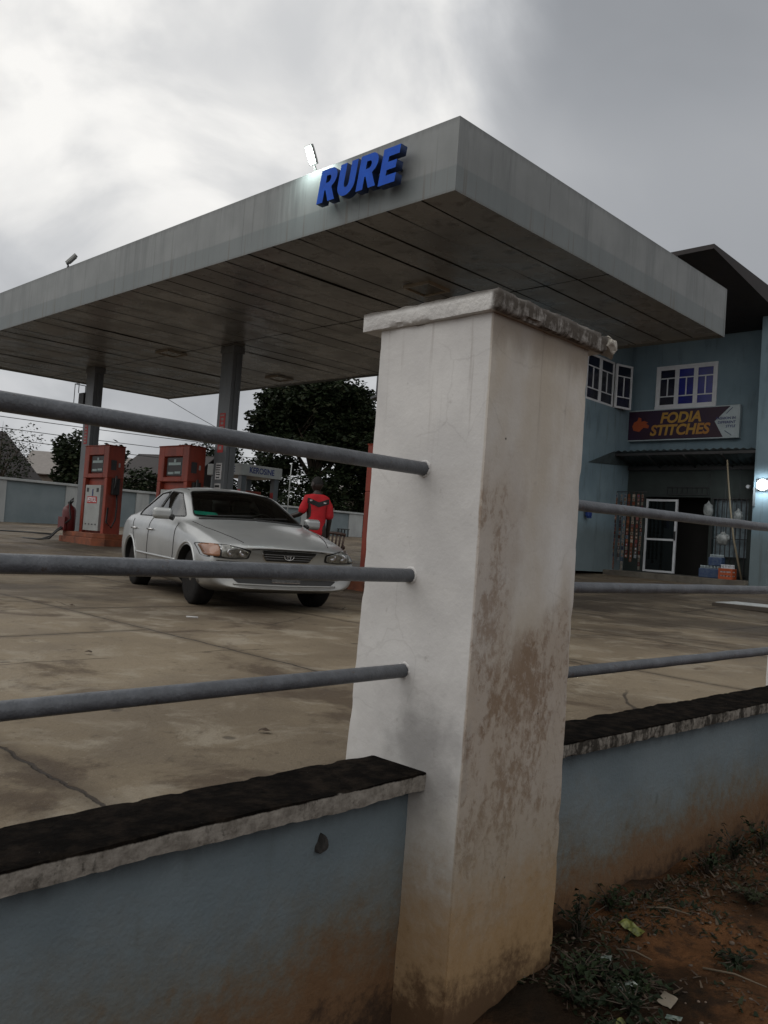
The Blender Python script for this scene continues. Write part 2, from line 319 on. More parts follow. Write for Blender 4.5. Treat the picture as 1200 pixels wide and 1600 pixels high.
def mat_pipe():
    a = NT('grey_pipe_paint')
    base = a.mix(a.step(a.noise(16, 6, .65, (1, 1, 1)), .38, .68), (.070, .076, .086), (.102, .110, .124))
    base = a.mix(a.m('MULTIPLY', a.step(a.noise(28, 6, .7, off=(4, 0, 0)), .61, .67), .75), base, (.060, .040, .028))
    a.bump(a.m('ADD', a.noise(130, 4), a.m('MULTIPLY', a.noise(25, 4), 1.4)), .5, .004)
    return a.out(base, .42, .5)
def mat_carpaint():
    a = NT('silver_car_paint')
    base = a.mix(a.step(a.noise(2.5, 5), .35, .7), (.34, .35, .35), (.40, .41, .405))
    zs = a.m('ADD', a.z, a.m('MULTIPLY', a.noise(8, 6, .6), .2))
    base = a.mix(a.m('MULTIPLY', a.step(zs, .62, .3), .55), base, (.20, .18, .155))
    base = a.mix(a.m('MULTIPLY', a.step(a.noise(5, 7, .6, (1, 1, .6), (3, 1, 1)), .52, .75), .3), base, (.25, .24, .22))
    a.p.inputs['Coat Weight'].default_value = .5; a.p.inputs['Coat Roughness'].default_value = .12
    return a.out(base, .33, .5, .5)

M_pillar = mat_pillar(); M_cap = mat_cap(); M_wall = mat_wall(); M_coping = mat_coping(); M_conc = mat_concrete(); M_dirt = mat_dirt()
M_fascia = mat_fascia(); M_soffit = mat_soffit(); M_build = mat_building(); M_farwall = mat_farwall(); M_pipe = mat_pipe(); M_car = mat_carpaint()
M_blue = mat('sign_letter_blue', (.003, .085, .52), .5, col2=(.003, .065, .42), scale=8, spec=.15)
M_bluedk = mat('sign_letter_edge', (.012, .03, .10), .5)
M_dark = mat('dark_metal', (.03, .03, .032), .5)
M_darkgap = mat('dark_gap', (.018, .017, .015), .9)
M_column = mat('column_grey_paint', (.135, .150, .160), .34, col2=(.095, .105, .112), scale=3, bump=.1, bscale=6, stretch=(1, 1, .3))
M_orange = mat('pump_orange_paint', (.27, .036, .014), .5, col2=(.15, .022, .010), scale=3, bump=.15, bscale=12, stretch=(1, 1, .4))
M_plinth = mat('plinth_orange_paint', (.26, .075, .030), .75, col2=(.11, .040, .022), scale=4, bump=.3)
M_white = mat('white_panel_paint', (.36, .38, .37), .5, col2=(.29, .30, .29), scale=3)
M_whitefr = mat('white_window_frame', (.72, .74, .77), .45, col2=(.62, .64, .67))
M_whitepaint = mat('white_wall_paint', (.36, .38, .38), .8, col2=(.27, .28, .28), scale=2, stretch=(1, 1, .3))
M_red = mat('red_print', (.48, .03, .028), .55, col2=(.36, .03, .03))
M_redpaint = mat('extinguisher_red', (.12, .010, .010), .4)
M_black = mat('black_rubber', (.012, .012, .012), .55)
M_tyre = mat('tyre_rubber', (.010, .010, .010), .85, col2=(.018, .016, .015), scale=12, spec=.12)
M_chrome = mat('chrome', (.6, .6, .6), .15, 1)
M_rim = mat('wheel_alloy', (.42, .42, .42), .35, .8, col2=(.25, .24, .23), scale=10)
M_glass = mat('tinted_glass', (.006, .008, .008), .05, spec=.5, col2=(.008, .010, .010))
M_carglass = None
M_seat = mat('seat_fabric', (.22, .22, .21), .9)
M_glassblue = mat('blue_window_glass', (.014, .020, .26), .22, spec=.4, col2=(.008, .012, .15), scale=2)
M_glassdk = mat('dark_window_glass', (.012, .014, .035), .15, spec=.6, col2=(.006, .007, .012), scale=2)
M_lens = mat('headlight_lens', (.26, .26, .24), .12, .4, col2=(.07, .07, .065), scale=16, coat=1)
M_amber = mat('amber_lens', (.25, .11, .055), .2, coat=.3, col2=(.18, .08, .04))
M_teal = mat('teal_card', (.03, .55, .40), .5)
M_skin = mat('dark_skin', (.022, .013, .009), .5)
M_hair = mat('black_hair', (.010, .009, .008), .9)
M_jersey = mat('red_jersey', (.50, .010, .018), .85, col2=(.34, .008, .013), scale=6, bump=.3, bscale=9)
M_jband = mat('black_jersey_band', (.012, .012, .014), .8)
M_trouser = mat('dark_trousers', (.02, .021, .028), .9)
M_chair = mat('brown_plastic', (.075, .045, .035), .45)
M_roofdk = mat('dark_roof_sheet', (.022, .016, .015), .7, col2=(.014, .011, .011))
M_awning = mat('awning_sheet', (.055, .075, .08), .55, col2=(.035, .045, .05))
M_purple = mat('sign_purple', (.020, .005, .034), .5, col2=(.028, .006, .018), scale=1.2)
M_gold = mat('sign_gold_lettering', (.46, .29, .05), .6, col2=(.36, .13, .03), scale=1.5)
M_orangep = mat('sign_orange_print', (.38, .075, .02), .5)
M_signwhite = mat('sign_white_print', (.45, .53, .56), .45)
M_navy = mat('navy_lettering', (.015, .03, .16), .5)
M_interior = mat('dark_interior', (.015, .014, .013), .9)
M_floor = mat('porch_floor', (.15, .135, .11), .85, col2=(.08, .07, .058), scale=3, bump=.3)
M_leaf = [mat('leaf_dark', (.014, .021, .010), .6, col2=(.008, .013, .006), scale=3, spec=.12),
          mat('leaf_mid', (.022, .033, .013), .6, col2=(.013, .021, .009), scale=3, spec=.12),
          mat('leaf_olive', (.034, .038, .018), .6, col2=(.020, .024, .012), scale=3, spec=.12)]
M_bark = mat('bark', (.06, .045, .032), .9, bump=.4)
M_lamp = mat('lit_led', (.9, .9, .9), .4, emit=(.86, 1, .96), estr=30)
M_wlamp = mat('lit_wall_led', (.9, .9, .9), .4, emit=(.88, .97, 1), estr=22)
M_lampgrey = mat('lamp_housing', (.32, .33, .32), .4)
M_lampwhite = mat('lamp_diffuser_unlit', (.7, .72, .74), .3)
M_paper = mat('notice_paper', (.5, .5, .5), .7)
M_bluecrate = mat('blue_wrap', (.020, .045, .12), .45, col2=(.06, .09, .15), scale=14)
M_whiteplastic = mat('white_plastic', (.36, .38, .38), .35, col2=(.20, .22, .22), scale=12, bump=.5, bscale=25)
M_bamboo = mat('bamboo', (.26, .22, .15), .6)

# ------------------------------------------------------------------ mesh helpers
COL = scene.collection
def tag(o, label=None, cat=None, group=None, kind=None):
    if label: o['label'] = label
    if cat: o['category'] = cat
    if group: o['group'] = group
    if kind: o['kind'] = kind
    return o
def empty(name, loc, rz=0, label=None, cat=None, group=None):
    o = bpy.data.objects.new(name, None); COL.objects.link(o); o.location = loc; o.rotation_euler = (0, 0, rz); o.empty_display_size = .2
    return tag(o, label, cat, group)
class MB:
    def __init__(s, M=None): s.bm = bmesh.new(); s.M = M or Matrix(); s.mi = 0
    def _v(s, p): return s.bm.verts.new(s.M @ Vector(p))
    def face(s, pts):
        f = s.bm.faces.new([s._v(p) for p in pts]); f.material_index = s.mi; return f
    def box(s, x0, y0, z0, x1, y1, z1):
        x0, x1 = sorted((x0, x1)); y0, y1 = sorted((y0, y1)); z0, z1 = sorted((z0, z1))
        v = [s._v(p) for p in ((x0, y0, z0), (x1, y0, z0), (x1, y1, z0), (x0, y1, z0), (x0, y0, z1), (x1, y0, z1), (x1, y1, z1), (x0, y1, z1))]
        for q in ((0, 3, 2, 1), (4, 5, 6, 7), (0, 1, 5, 4), (1, 2, 6, 5), (2, 3, 7, 6), (3, 0, 4, 7)):
            f = s.bm.faces.new([v[i] for i in q]); f.material_index = s.mi
        return s
    def prism(s, poly, z0, z1):            # poly in xy, counter-clockwise
        a = [s._v((x, y, z0)) for x, y in poly]; b = [s._v((x, y, z1)) for x, y in poly]; n = len(poly)
        fs = [s.bm.faces.new(a[::-1]), s.bm.faces.new(b)] + [s.bm.faces.new((a[i], a[(i+1) % n], b[(i+1) % n], b[i])) for i in range(n)]
        for f in fs: f.material_index = s.mi
        return s
    def prism_y(s, poly, y0, y1):          # poly in xz
        a = [s._v((x, y0, z)) for x, z in poly]; b = [s._v((x, y1, z)) for x, z in poly]; n = len(poly)
        fs = [s.bm.faces.new(a), s.bm.faces.new(b[::-1])] + [s.bm.faces.new((a[(i+1) % n], a[i], b[i], b[(i+1) % n])) for i in range(n)]
        for f in fs: f.material_index = s.mi
        return s
    def tube(s, pts, r, seg=8, cap=True):
        pts = [Vector(p) for p in pts]; rs = r if isinstance(r, (list, tuple)) else [r]*len(pts); rings = []
        up = Vector((0, 0, 1)); prev = None
        for i, p in enumerate(pts):
            d = (pts[min(i+1, len(pts)-1)] - pts[max(i-1, 0)]).normalized()
            if prev is None:
                a = d.cross(up if abs(d.z) < .9 else Vector((1, 0, 0))).normalized()
            else: a = (prev - d*prev.dot(d)).normalized()
            prev = a; b = d.cross(a)
            rings.append([s._v(p + (a*math.cos(t) + b*math.sin(t))*rs[i]) for t in [2*math.pi*k/seg for k in range(seg)]])
        for i in range(len(pts)-1):
            for k in range(seg):
                f = s.bm.faces.new((rings[i][k], rings[i+1][k], rings[i+1][(k+1) % seg], rings[i][(k+1) % seg])); f.material_index = s.mi; f.smooth = True
        if cap:
            for rg in (rings[0], rings[-1][::-1]):
                f = s.bm.faces.new(rg); f.material_index = s.mi
        return s
    def lathe(s, prof, center=(0, 0, 0), axis='z', seg=24):   # prof list of (r, h)
        rings = []; c = Vector(center)
        for r, h in prof:
            rg = []
            for k in range(seg):
                t = 2*math.pi*k/seg; a, b = r*math.cos(t), r*math.sin(t)
                rg.append(s._v(c + (Vector((a, b, h)) if axis == 'z' else Vector((a, h, b)) if axis == 'y' else Vector((h, a, b)))))
            rings.append(rg)
        for i in range(len(prof)-1):
            for k in range(seg):
                f = s.bm.faces.new((rings[i][k], rings[i][(k+1) % seg], rings[i+1][(k+1) % seg], rings[i+1][k])); f.material_index = s.mi; f.smooth = True
        for rg in (rings[0], rings[-1]):
            f = s.bm.faces.new(rg); f.material_index = s.mi
        return s
    def ball(s, c, rx, ry, rz, seg=12):
        prof = [(max(.001, math.sin(math.pi*i/seg)), -math.cos(math.pi*i/seg)) for i in range(seg+1)]
        M0 = s.M; s.M = M0 @ Matrix.Translation(c) @ Matrix.Diagonal((rx, ry, rz, 1)); s.lathe(prof, seg=seg+4); s.M = M0; return s
    def build(s, name, mats, parent=None, bevel=0, smooth=False, seg=2):
        bmesh.ops.recalc_face_normals(s.bm, faces=s.bm.faces)
        if smooth:
            for f in s.bm.faces: f.smooth = True
        me = bpy.data.meshes.new(name); s.bm.to_mesh(me); s.bm.free()
        for m_ in (mats if isinstance(mats, (list, tuple)) else [mats]): me.materials.append(m_)
        o = bpy.data.objects.new(name, me); COL.objects.link(o)
        if parent: o.parent = parent
        if bevel:
            b = o.modifiers.new('bevel', 'BEVEL'); b.width = bevel; b.segments = seg; b.limit_method = 'ANGLE'; b.angle_limit = rad(40)
        return o
def frame(origin, ang): return Matrix.Translation(origin) @ Matrix.Rotation(ang, 4, 'Z')
def text(name, s, size, M, material, parent, extrude=.002, bold=0.0, shear=0.0, ax='CENTER', ay='CENTER', sx=1, spacing=1):
    c = bpy.data.curves.new(name, 'FONT'); c.body = s; c.size = size; c.extrude = extrude; c.offset = bold; c.shear = shear
    c.align_x = ax; c.align_y = ay; c.space_character = spacing; c.resolution_u = 4
    t = bpy.data.objects.new(name, c); COL.objects.link(t); bpy.context.view_layer.update()
    me = bpy.data.meshes.new_from_object(t.evaluated_get(bpy.context.evaluated_depsgraph_get()))
    COL.objects.unlink(t); bpy.data.objects.remove(t)
    me.transform(Matrix.Diagonal((sx, 1, 1, 1))); me.transform(M); me.materials.clear(); me.materials.append(material)
    o = bpy.data.objects.new(name, me); COL.objects.link(o)
    if parent: o.parent = parent
    return o
def face_M(origin, right, normal):   # text plane: right and normal are vectors
    r = Vector(right).normalized(); n = Vector(normal).normalized(); u = n.cross(r)
    M = Matrix((r, u, n)).transposed().to_4x4(); M.translation = Vector(origin); return M
def copy_tree(o, parent=None):
    c = o.copy(); COL.objects.link(c)
    if parent: c.parent = parent
    for ch in list(o.children): copy_tree(ch, c)
    return c
def rough_box(x0, y0, z0, x1, y1, z1, res, amp, M, mats, name, parent=None, edge=.0, shape=None, seed=0, freq=9):
    """box with a fine grid, pushed about by noise like hand-laid plaster"""
    bm = bmesh.new(); n = [max(1, round((b-a)/res)) for a, b in ((x0, x1), (y0, y1), (z0, z1))]
    lo = Vector((x0, y0, z0)); size = Vector((x1-x0, y1-y0, z1-z0)); cache = {}
    def V(i, j, k):
        key = (i, j, k)
        if key not in cache: cache[key] = bm.verts.new((lo.x+size.x*i/n[0], lo.y+size.y*j/n[1], lo.z+size.z*k/n[2]))
        return cache[key]
    for i in range(n[0]):
        for j in range(n[1]):
            for k in (0, n[2]): bm.faces.new([V(i, j, k), V(i+1, j, k), V(i+1, j+1, k), V(i, j+1, k)])
    for i in range(n[0]):
        for k in range(n[2]):
            for j in (0, n[1]): bm.faces.new([V(i, j, k), V(i+1, j, k), V(i+1, j, k+1), V(i, j, k+1)])
    for j in range(n[1]):
        for k in range(n[2]):
            for i in (0, n[0]): bm.faces.new([V(i, j, k), V(i, j+1, k), V(i, j+1, k+1), V(i, j, k+1)])
    so = Vector((seed*3.1, seed*1.7, 0))
    for (i, j, k), v in cache.items():
        p = v.co.copy(); q = p*freq + so
        d = noise.noise_vector(q)*amp + noise.noise_vector(q*.3)*amp*1.4 + noise.noise_vector(q*4)*amp*.35
        out = Vector(((i == n[0]) - (i == 0), (j == n[1]) - (j == 0), (k == n[2]) - (k == 0)))
        c = sum(abs(a) for a in out)
        if edge and c >= 2:
            ch = max(0, noise.noise(q*1.3 + Vector((5, 5, 5))) - .05)*edge*2.2 + edge*.30
            d -= out*ch
        v.co = p + d
        if shape: v.co = shape(v.co, p)
    bmesh.ops.recalc_face_normals(bm, faces=bm.faces); bm.transform(M)
    for f in bm.faces: f.smooth = True
    me = bpy.data.meshes.new(name); bm.to_mesh(me); bm.free(); me.materials.append(mats)
    try: me.set_sharp_from_angle(angle=rad(50))
    except Exception: pass
    o = bpy.data.objects.new(name, me); COL.objects.link(o)
    if parent: o.parent = parent
    return o
def lerp_tab(t, x):
    if x <= t[0][0]: return t[0][1]
    for (a, b), (c, d) in zip(t, t[1:]):
        if x <= c: return b + (d-b)*(x-a)/(c-a)
    return t[-1][1]

# ------------------------------------------------------------------ ground
PX, PY = .284, 2.4
dL = Vector((.700, .714, 0)); dR = Vector((.730, .683, 0)); d1 = Vector((-.714, .700, 0))
PO = Vector((PX, PY, 0))
GT = [(-50, .42), (2.5, .50), (7, .575), (13, .595), (14.5, .66), (20.4, .87), (22.5, .93), (34, 1.10), (48, 1.52), (60, 1.6)]
def gz(y): return lerp_tab(GT, y)
def inside(x, y): return (Vector((x, y, 0))-PO).dot(d1)
def grid_sheet(name, xs, ys, hf, material, label=None):
    bm = bmesh.new(); vs = [[bm.verts.new((x, y, hf(x, y))) for y in ys] for x in xs]
    for i in range(len(xs)-1):
        for j in range(len(ys)-1): bm.faces.new((vs[i][j], vs[i+1][j], vs[i+1][j+1], vs[i][j+1]))
    for f in bm.faces: f.smooth = True
    me = bpy.data.meshes.new(name); bm.to_mesh(me); bm.free(); me.materials.append(material)
    o = bpy.data.objects.new(name, me); COL.objects.link(o); o['kind'] = 'structure'
    if label: o['label'] = label
    return o
def axis(near0, near1, step, far0, far1):
    a = [near0 + step*i for i in range(int((near1-near0)/step)+1)]
    s = step; x = a[-1]
    while x < far1: s *= 1.35; x += s; a.append(x)
    s = step; x = a[0]
    while x > far0: s *= 1.35; x -= s; a.insert(0, x)
    return a
def hdirt(x, y):
    s = inside(x, y)
    p = Vector((x, y, 0))
    n = .0
    if abs(x) < 12 and abs(y) < 12:
        n = noise.fractal(p*1.6, 1, 2, 5)*.035 + noise.fractal(p*7, 1, 2, 3)*.010 + max(0, noise.noise(p*16+Vector((3, 0, 0))))*.012
    z_out = .03 + .05*max(0, min(1, (s+1.2)/1.2)) - .10*max(0, min(1, (.55-x)/.35)) + n - .025*max(0, min(6, -s-1))
    if s > .26: return gz(y) - .10 if y < 55 or s < 60 else 1.5
    return z_out
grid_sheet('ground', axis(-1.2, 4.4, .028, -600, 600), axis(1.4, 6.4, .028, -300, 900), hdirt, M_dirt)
# concrete forecourt between the street fence and the far wall
def build_forecourt():
    bm = bmesh.new(); rows = []
    n1, n2 = 90, 90
    for i in range(n1+1):
        s = .33 + (i/n1)**1.8*44 if i else .30
        row = []
        for j in range(n2+1):
            t = -16 + 56*j/n2
            d = dL if t < 0 else dR
            p = PO + d1*s + dL*t
            row.append(bm.verts.new((p.x, p.y, gz(p.y) + noise.noise(Vector((p.x*.4, p.y*.4, 0)))*.012)))
        rows.append(row)
    for i in range(n1):
        for j in range(n2): bm.faces.new((rows[i][j], rows[i][j+1], rows[i+1][j+1], rows[i+1][j]))
    bmesh.ops.recalc_face_normals(bm, faces=bm.faces)
    for f in bm.faces:
        f.smooth = True
        if f.normal.z < 0: f.normal_flip()
    me = bpy.data.meshes.new('forecourt'); bm.to_mesh(me); bm.free(); me.materials.append(M_conc)
    o = bpy.data.objects.new('forecourt', me); COL.objects.link(o); o['kind'] = 'structure'
build_forecourt()

# ------------------------------------------------------------------ street fence
FL = frame(PO, math.atan2(.714, .700)); FR = frame(PO, math.atan2(.683, .730))
def pillar(M, label, cap_chip=True, seed=0):
    root = empty('fence_pillar', M.translation, 0, label, 'pillar', 'white pillars of the street fence')
    Ml = Matrix.Translation(-M.translation) @ M
    def shp(c, p):
        k = max(0, 1.0 - p.z/1.2)
        c.y += (.018*k + .02*max(0, (1.6-p.z)/1.6)) * (p.y/.47)       # thicker towards the foot
        c.x -= .020*k*(1-p.x/.54) if p.x < .3 else 0
        if p.z < .32 and p.x > .42: c.x -= max(0, noise.noise(p*9)+.25)*.05*(1-p.z/.32)   # broken foot
        return c
    # geometry kept in the pillar's own axes so the stains follow its faces
    body = rough_box(0, 0, -.25, .54, .47, 2.152, .02, .0010, Matrix(), M_pillar, 'shaft', root, .003, shp, seed)
    body.matrix_local = Ml
    def shc(c, p):
        if p.z > 2.19: c.z += noise.noise(Vector((p.x*18, p.y*18, 1)))*.006
        if cap_chip and p.x > .57 and p.y < .25:       # the far right corner has broken away
            c.z -= max(0, noise.noise(p*25))*.02*(1 if p.z > 2.18 else 0); c.x -= .02+max(0, noise.noise(p*30))*.05
        return c
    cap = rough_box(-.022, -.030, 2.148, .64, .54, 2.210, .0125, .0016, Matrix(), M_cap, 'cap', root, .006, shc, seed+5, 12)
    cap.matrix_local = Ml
    return root, Ml
pr, pMl = pillar(FL, 'white plaster pillar nearest the camera with peeling stained right face and chipped cap')
b = MB()
bm_ = b.bm; bmesh.ops.create_icosphere(bm_, subdivisions=3, radius=.034)
for v in bm_.verts:
    v.co = Vector([max(-.026, min(.026, c)) for c in v.co]) + noise.noise_vector(v.co*45)*.012; v.co.x *= 1.35
ck = b.build('loose_chip', mat('broken_cement', (.42, .40, .36), .95, col2=(.20, .18, .15), scale=14, bump=.6, bscale=50), pr, smooth=False)
ck.matrix_local = pMl @ Matrix.Translation((.640, -.012, 2.180)) @ Matrix.Rotation(.5, 4, 'Y')
pillar(FR @ Matrix.Translation((3.37, 0, 0)), 'white plaster pillar at the right edge of the photo, mostly cut off', False, 3)

def wall_section(M, x0, x1, label, seed):
    root = empty('fence_wall', M @ Vector((x0, .2, 0)), 0, label, 'low wall', 'low blue walls of the street fence')
    Ml = Matrix.Translation(-root.location) @ M
    w = rough_box(x0, .20, -.3, x1, .34, .712, .03, .003, Matrix(), M_wall, 'wall_panel', root, .0, None, seed, 5)
    w.matrix_local = Ml
    def sh(c, p):
        wv = noise.noise(Vector((p.x*5, 3+seed, 0)))*.005 + noise.noise(Vector((p.x*22, seed, 0)))*.0015
        if p.y < .2: c.y += wv
        if p.y < .2 and p.z < .73: c.z += noise.noise(Vector((p.x*16, seed, 4)))*.003 + noise.noise(Vector((p.x*60, seed, 4)))*.0015
        if p.y > .3: c.y += noise.noise(Vector((p.x*8, 9, 0)))*.012
        c.z += noise.noise(Vector((p.x*3, p.y*3, seed)))*.006
        return c
    cpg = rough_box(x0, .136, .708, x1, .372, .762, .0135, .0010, Matrix(), M_coping, 'coping', root, .003, sh, seed+2, 14)
    cpg.matrix_local = Ml
    return root, Ml
wl, wlM = wall_section(FL, -3.4, .02, 'low blue wall with black mouldy coping left of the pillar', 1)
wr, wrM = wall_section(FR, .52, 3.30, 'low blue wall with streaked coping right of the pillar', 7)
for y_, z_ in ((.235, 1.682), (.262, 1.345), (.262, 1.047)):
    b = MB(); pts = [(.0, y_+.0235*math.cos(t), z_+.0235*math.sin(t)) for t in [rad(a) for a in range(0, 361, 12)]]
    b.tube(pts, [.0045+.004*noise.noise(Vector((i*.7, z_*9, 0))) for i in range(len(pts))], 6, False)
    q = b.build('mortar_collar', M_pillar, pr); q.matrix_local = pMl
# a stone lump stuck in the left wall
b = MB(); bmesh.ops.create_icosphere(b.bm, subdivisions=3, radius=.021)
for v in b.bm.verts: v.co = v.co + noise.noise_vector(v.co*40)*.011
lump = b.build('mortar_lump', mat('dark_mortar', (.03, .028, .026), .9, bump=.5, bscale=60), wl, smooth=True)
lump.matrix_local = wlM @ Matrix.Translation((-.36, .196, .607))
def rail(M, x0, x1, y, z0, z1, label, seed, r=.0215):
    a = M @ Vector((x0, y, z0)); c = M @ Vector((x1, y, z1)); mid = c if x0 < 0 else a
    n = 90; o0 = a
    pts = [a.lerp(c, i/n) + Vector((0, 0, noise.noise(Vector((i*.10, seed, 0)))*.0018)) - o0 for i in range(n+1)]
    rs = [r*(1+noise.noise(Vector((i*.7, seed, 3)))*.012) for i in range(n+1)]
    b = MB(); b.tube(pts, rs, 24)
    o = b.build('pipe_rail', M_pipe, None); o.location = o0
    tag(o, label, 'rail', 'grey pipe rails of the street fence'); return o
rail(FL, -3.4, .03, .235, 1.665, 1.682, 'highest grey pipe rail running left from the pillar', 1)
rail(FL, -3.4, .03, .262, 1.352, 1.345, 'middle grey pipe rail running left from the pillar', 2)
rail(FL, -3.4, .03, .262, 1.036, 1.047, 'lowest grey pipe rail running left from the pillar', 3)
rail(FR, .50, 3.30, .21, 1.630, 1.668, 'highest grey pipe rail running right from the pillar', 4)
rail(FR, .50, 3.30, .21, 1.320, 1.330, 'middle grey pipe rail running right from the pillar', 5)
rail(FR, .50, 3.30, .21, 1.000, 1.006, 'lowest grey pipe rail running right from the pillar', 6)

# ------------------------------------------------------------------ canopy
A_ = Vector((.544, 9.08, 0)); B_ = Vector((-12.38, 21.30, 0)); C_ = Vector((5.766, 14.297, 0)); D_ = Vector((-7.082, 25.894, 0))
ZB, ZT = 5.43, 6.285
UU = (B_-A_).normalized(); VV = (C_-A_).normalized()
cano = empty('fuel_canopy', (-3.58, 17.96, gz(18)), 0, 'flat grey canopy over the fuel pumps on a row of columns', 'canopy')
off = -cano.location
CMat = Matrix.Translation(off)
def fascia_strip(b, P, Q, inward):
    n = max(2, int((Q-P).length/.5)); i_ = Vector(inward)
    for k in range(n):
        a = P.lerp(Q, k/n); c = P.lerp(Q, (k+1)/n)
        for (z0, z1, t0) in ((ZB, ZT, .06),):
            b.face((a+Vector((0, 0, z0)), c+Vector((0, 0, z0)), c+Vector((0, 0, z1)), a+Vector((0, 0, z1))))
            ai, ci = a+i_*t0, c+i_*t0
            b.face((ci+Vector((0, 0, z0+.04)), ai+Vector((0, 0, z0+.04)), ai+Vector((0, 0, z1)), ci+Vector((0, 0, z1))))
            b.face((a+Vector((0, 0, z1)), c+Vector((0, 0, z1)), ci+Vector((0, 0, z1)), ai+Vector((0, 0, z1))))
            b.face((c+Vector((0, 0, z0)), a+Vector((0, 0, z0)), ai+Vector((0, 0, z0+.04)), ci+Vector((0, 0, z0+.04))))
def shifted_material_note(): pass
nf = Vector((-UU.y, UU.x, 0)); nf = nf if nf.dot(VV) < 0 else -nf
for P, Q in ((A_, B_), (C_, A_), (D_, C_), (B_, D_)):
    b = MB(); cen = (A_+B_+C_+D_)/4; e = (Q-P).normalized(); inw = Vector((-e.y, e.x, 0)); inw = inw if inw.dot(cen-P) > 0 else -inw
    fascia_strip(b, P, Q, inw)
    o = b.build('fascia', M_fascia, None); o.parent = cano; o.location = off
# soffit of long panels, each tipped a hair
b = MB(); NP = 32; random.seed(4)
for k in range(NP):
    g = .017/ (A_-B_).length
    for (f0, f1) in ((.006, .47), (.474, .994)):
        t0, t1 = k/NP+g, (k+1)/NP-g
        a = A_.lerp(B_, t0); a1 = A_.lerp(B_, t1); c = C_.lerp(D_, t0); c1 = C_.lerp(D_, t1)
        p = [a.lerp(c, f0), a1.lerp(c1, f0), a1.lerp(c1, f1), a.lerp(c, f1)]
        hs = [ZB+.035+random.uniform(-.003, .003) for _ in range(4)]
        nseg = 6
        vs = []
        sag = random.uniform(-.012, .012)
        for q in range(nseg+1):
            l = p[0].lerp(p[3], q/nseg); r_ = p[1].lerp(p[2], q/nseg); hh = hs[0]+(hs[3]-hs[0])*q/nseg; h2 = hs[1]+(hs[2]-hs[1])*q/nseg
            s_ = sag*math.sin(math.pi*q/nseg)
            vs.append((b._v(l+Vector((0, 0, hh+s_))), b._v(r_+Vector((0, 0, h2+s_)))))
        for q in range(nseg): f = b.bm.faces.new((vs[q][0], vs[q][1], vs[q+1][1], vs[q+1][0])); f.smooth = True
o = b.build('soffit', M_soffit, None); o.parent = cano; o.location = off
b = MB(); b.face([p+Vector((0, 0, ZB+.06)) for p in (A_.lerp(D_, .002), B_.lerp(C_, .002), D_.lerp(A_, .002), C_.lerp(B_, .002))])
b.face([p+Vector((0, 0, ZT-.1)) for p in (A_.lerp(D_, .002), B_.lerp(C_, .002), D_.lerp(A_, .002), C_.lerp(B_, .002))])
o = b.build('roof_deck', mat('roof_deck_metal', (.035, .032, .03), .9), None); o.parent = cano; o.location = off
cols = [Vector((-7.873, 21.574, 0)), Vector((-3.579, 17.963, 0)), Vector((.72, 14.35, 0))]
for c in cols:
    b = MB(frame((0, 0, 0), FA)); zb = gz(c.y)-.05
    b.box(-.21, -.13, zb, .21, .13, ZB+.034)
    b.box(-.235, -.155, ZB-.12, .235, .155, ZB+.03)
    b.box(-.215, -.035, zb, -.232, .035, ZB-.13); b.box(.215, -.035, zb, .232, .035, ZB-.13)
    o = b.build('column', M_column, cano, .012); o.location = off + c
def ceil_light(px, py, r=.30):
    b = MB(frame((0, 0, 0), FA))
    for (x0, y0, x1, y1) in ((-r, -r, r, -r+.025), (-r, r-.025, r, r), (-r, -r+.025, -r+.025, r-.025), (r-.025, -r+.025, r, r-.025)):
        b.box(x0, y0, -.05, x1, y1, .0)
    o = b.build('light_frame', mat('light_trim', (.34, .30, .24), .3), cano); o.location = off + Vector((px, py, ZB+.03))
    b = MB(frame((0, 0, 0), FA)); b.box(-r+.025, -r+.025, -.03, r-.025, r-.025, -.001)
    o2 = b.build('light_pan', mat('light_pan_grey', (.14, .125, .10), .25), o)
for p in ((.42, 12.75), (-5.2, 18.95), (-2.95, 21.1)): ceil_light(*p, .26)

# raised name letters on the fascia
sg = empty('name_sign', A_+UU*1.55+Vector((0, 0, 5.75)), 0, 'big raised blue letters RURE on the canopy fascia', 'sign')
def letter(name, outer, holes, t, z, w, h):
    c = bpy.data.curves.new(name, 'CURVE'); c.dimensions = '2D'; c.fill_mode = 'BOTH'; c.extrude = .055
    for poly in [outer]+holes:
        sp = c.splines.new('POLY'); sp.points.add(len(poly)-1)
        for i, (x, y) in enumerate(poly): sp.points[i].co = (x*w, y*h, 0, 1)
        sp.use_cyclic_u = True
    t_ = bpy.data.objects.new(name, c); COL.objects.link(t_); bpy.context.view_layer.update()
    me = bpy.data.meshes.new_from_object(t_.evaluated_get(bpy.context.evaluated_depsgraph_get())); COL.objects.unlink(t_)
    sh = Matrix(((1, .17, 0, 0), (0, 1, 0, 0), (0, 0, 1, 0), (0, 0, 0, 1)))
    me.transform(sh)
    M = face_M(A_+UU*t+nf*.135+Vector((0, 0, z)), -UU, nf); M.translation -= sg.location
    me.transform(M); me.materials.clear(); me.materials.append(M_blue); me.materials.append(M_bluedk)
    for f in me.polygons:
        if abs(f.normal.dot(nf)) < .7: f.material_index = 1
    o = bpy.data.objects.new(name, me); COL.objects.link(o); o.parent = sg
    return o
def arc(cx, cy, rx, ry, a0, a1, n=8): return [(cx+rx*math.cos(rad(a0+(a1-a0)*i/n)), cy+ry*math.sin(rad(a0+(a1-a0)*i/n))) for i in range(n+1)]
Rp = [(0, 0), (.36, 0), (.36, .36), (.42, .36), (.66, 0), (1.04, 0), (.74, .42)] + arc(.60, .71, .38, .29, -60, 90) + [(0, 1)]
Rh = [[(.36, .58), (.36, .80)] + arc(.52, .69, .12, .11, 90, -90, 5)]
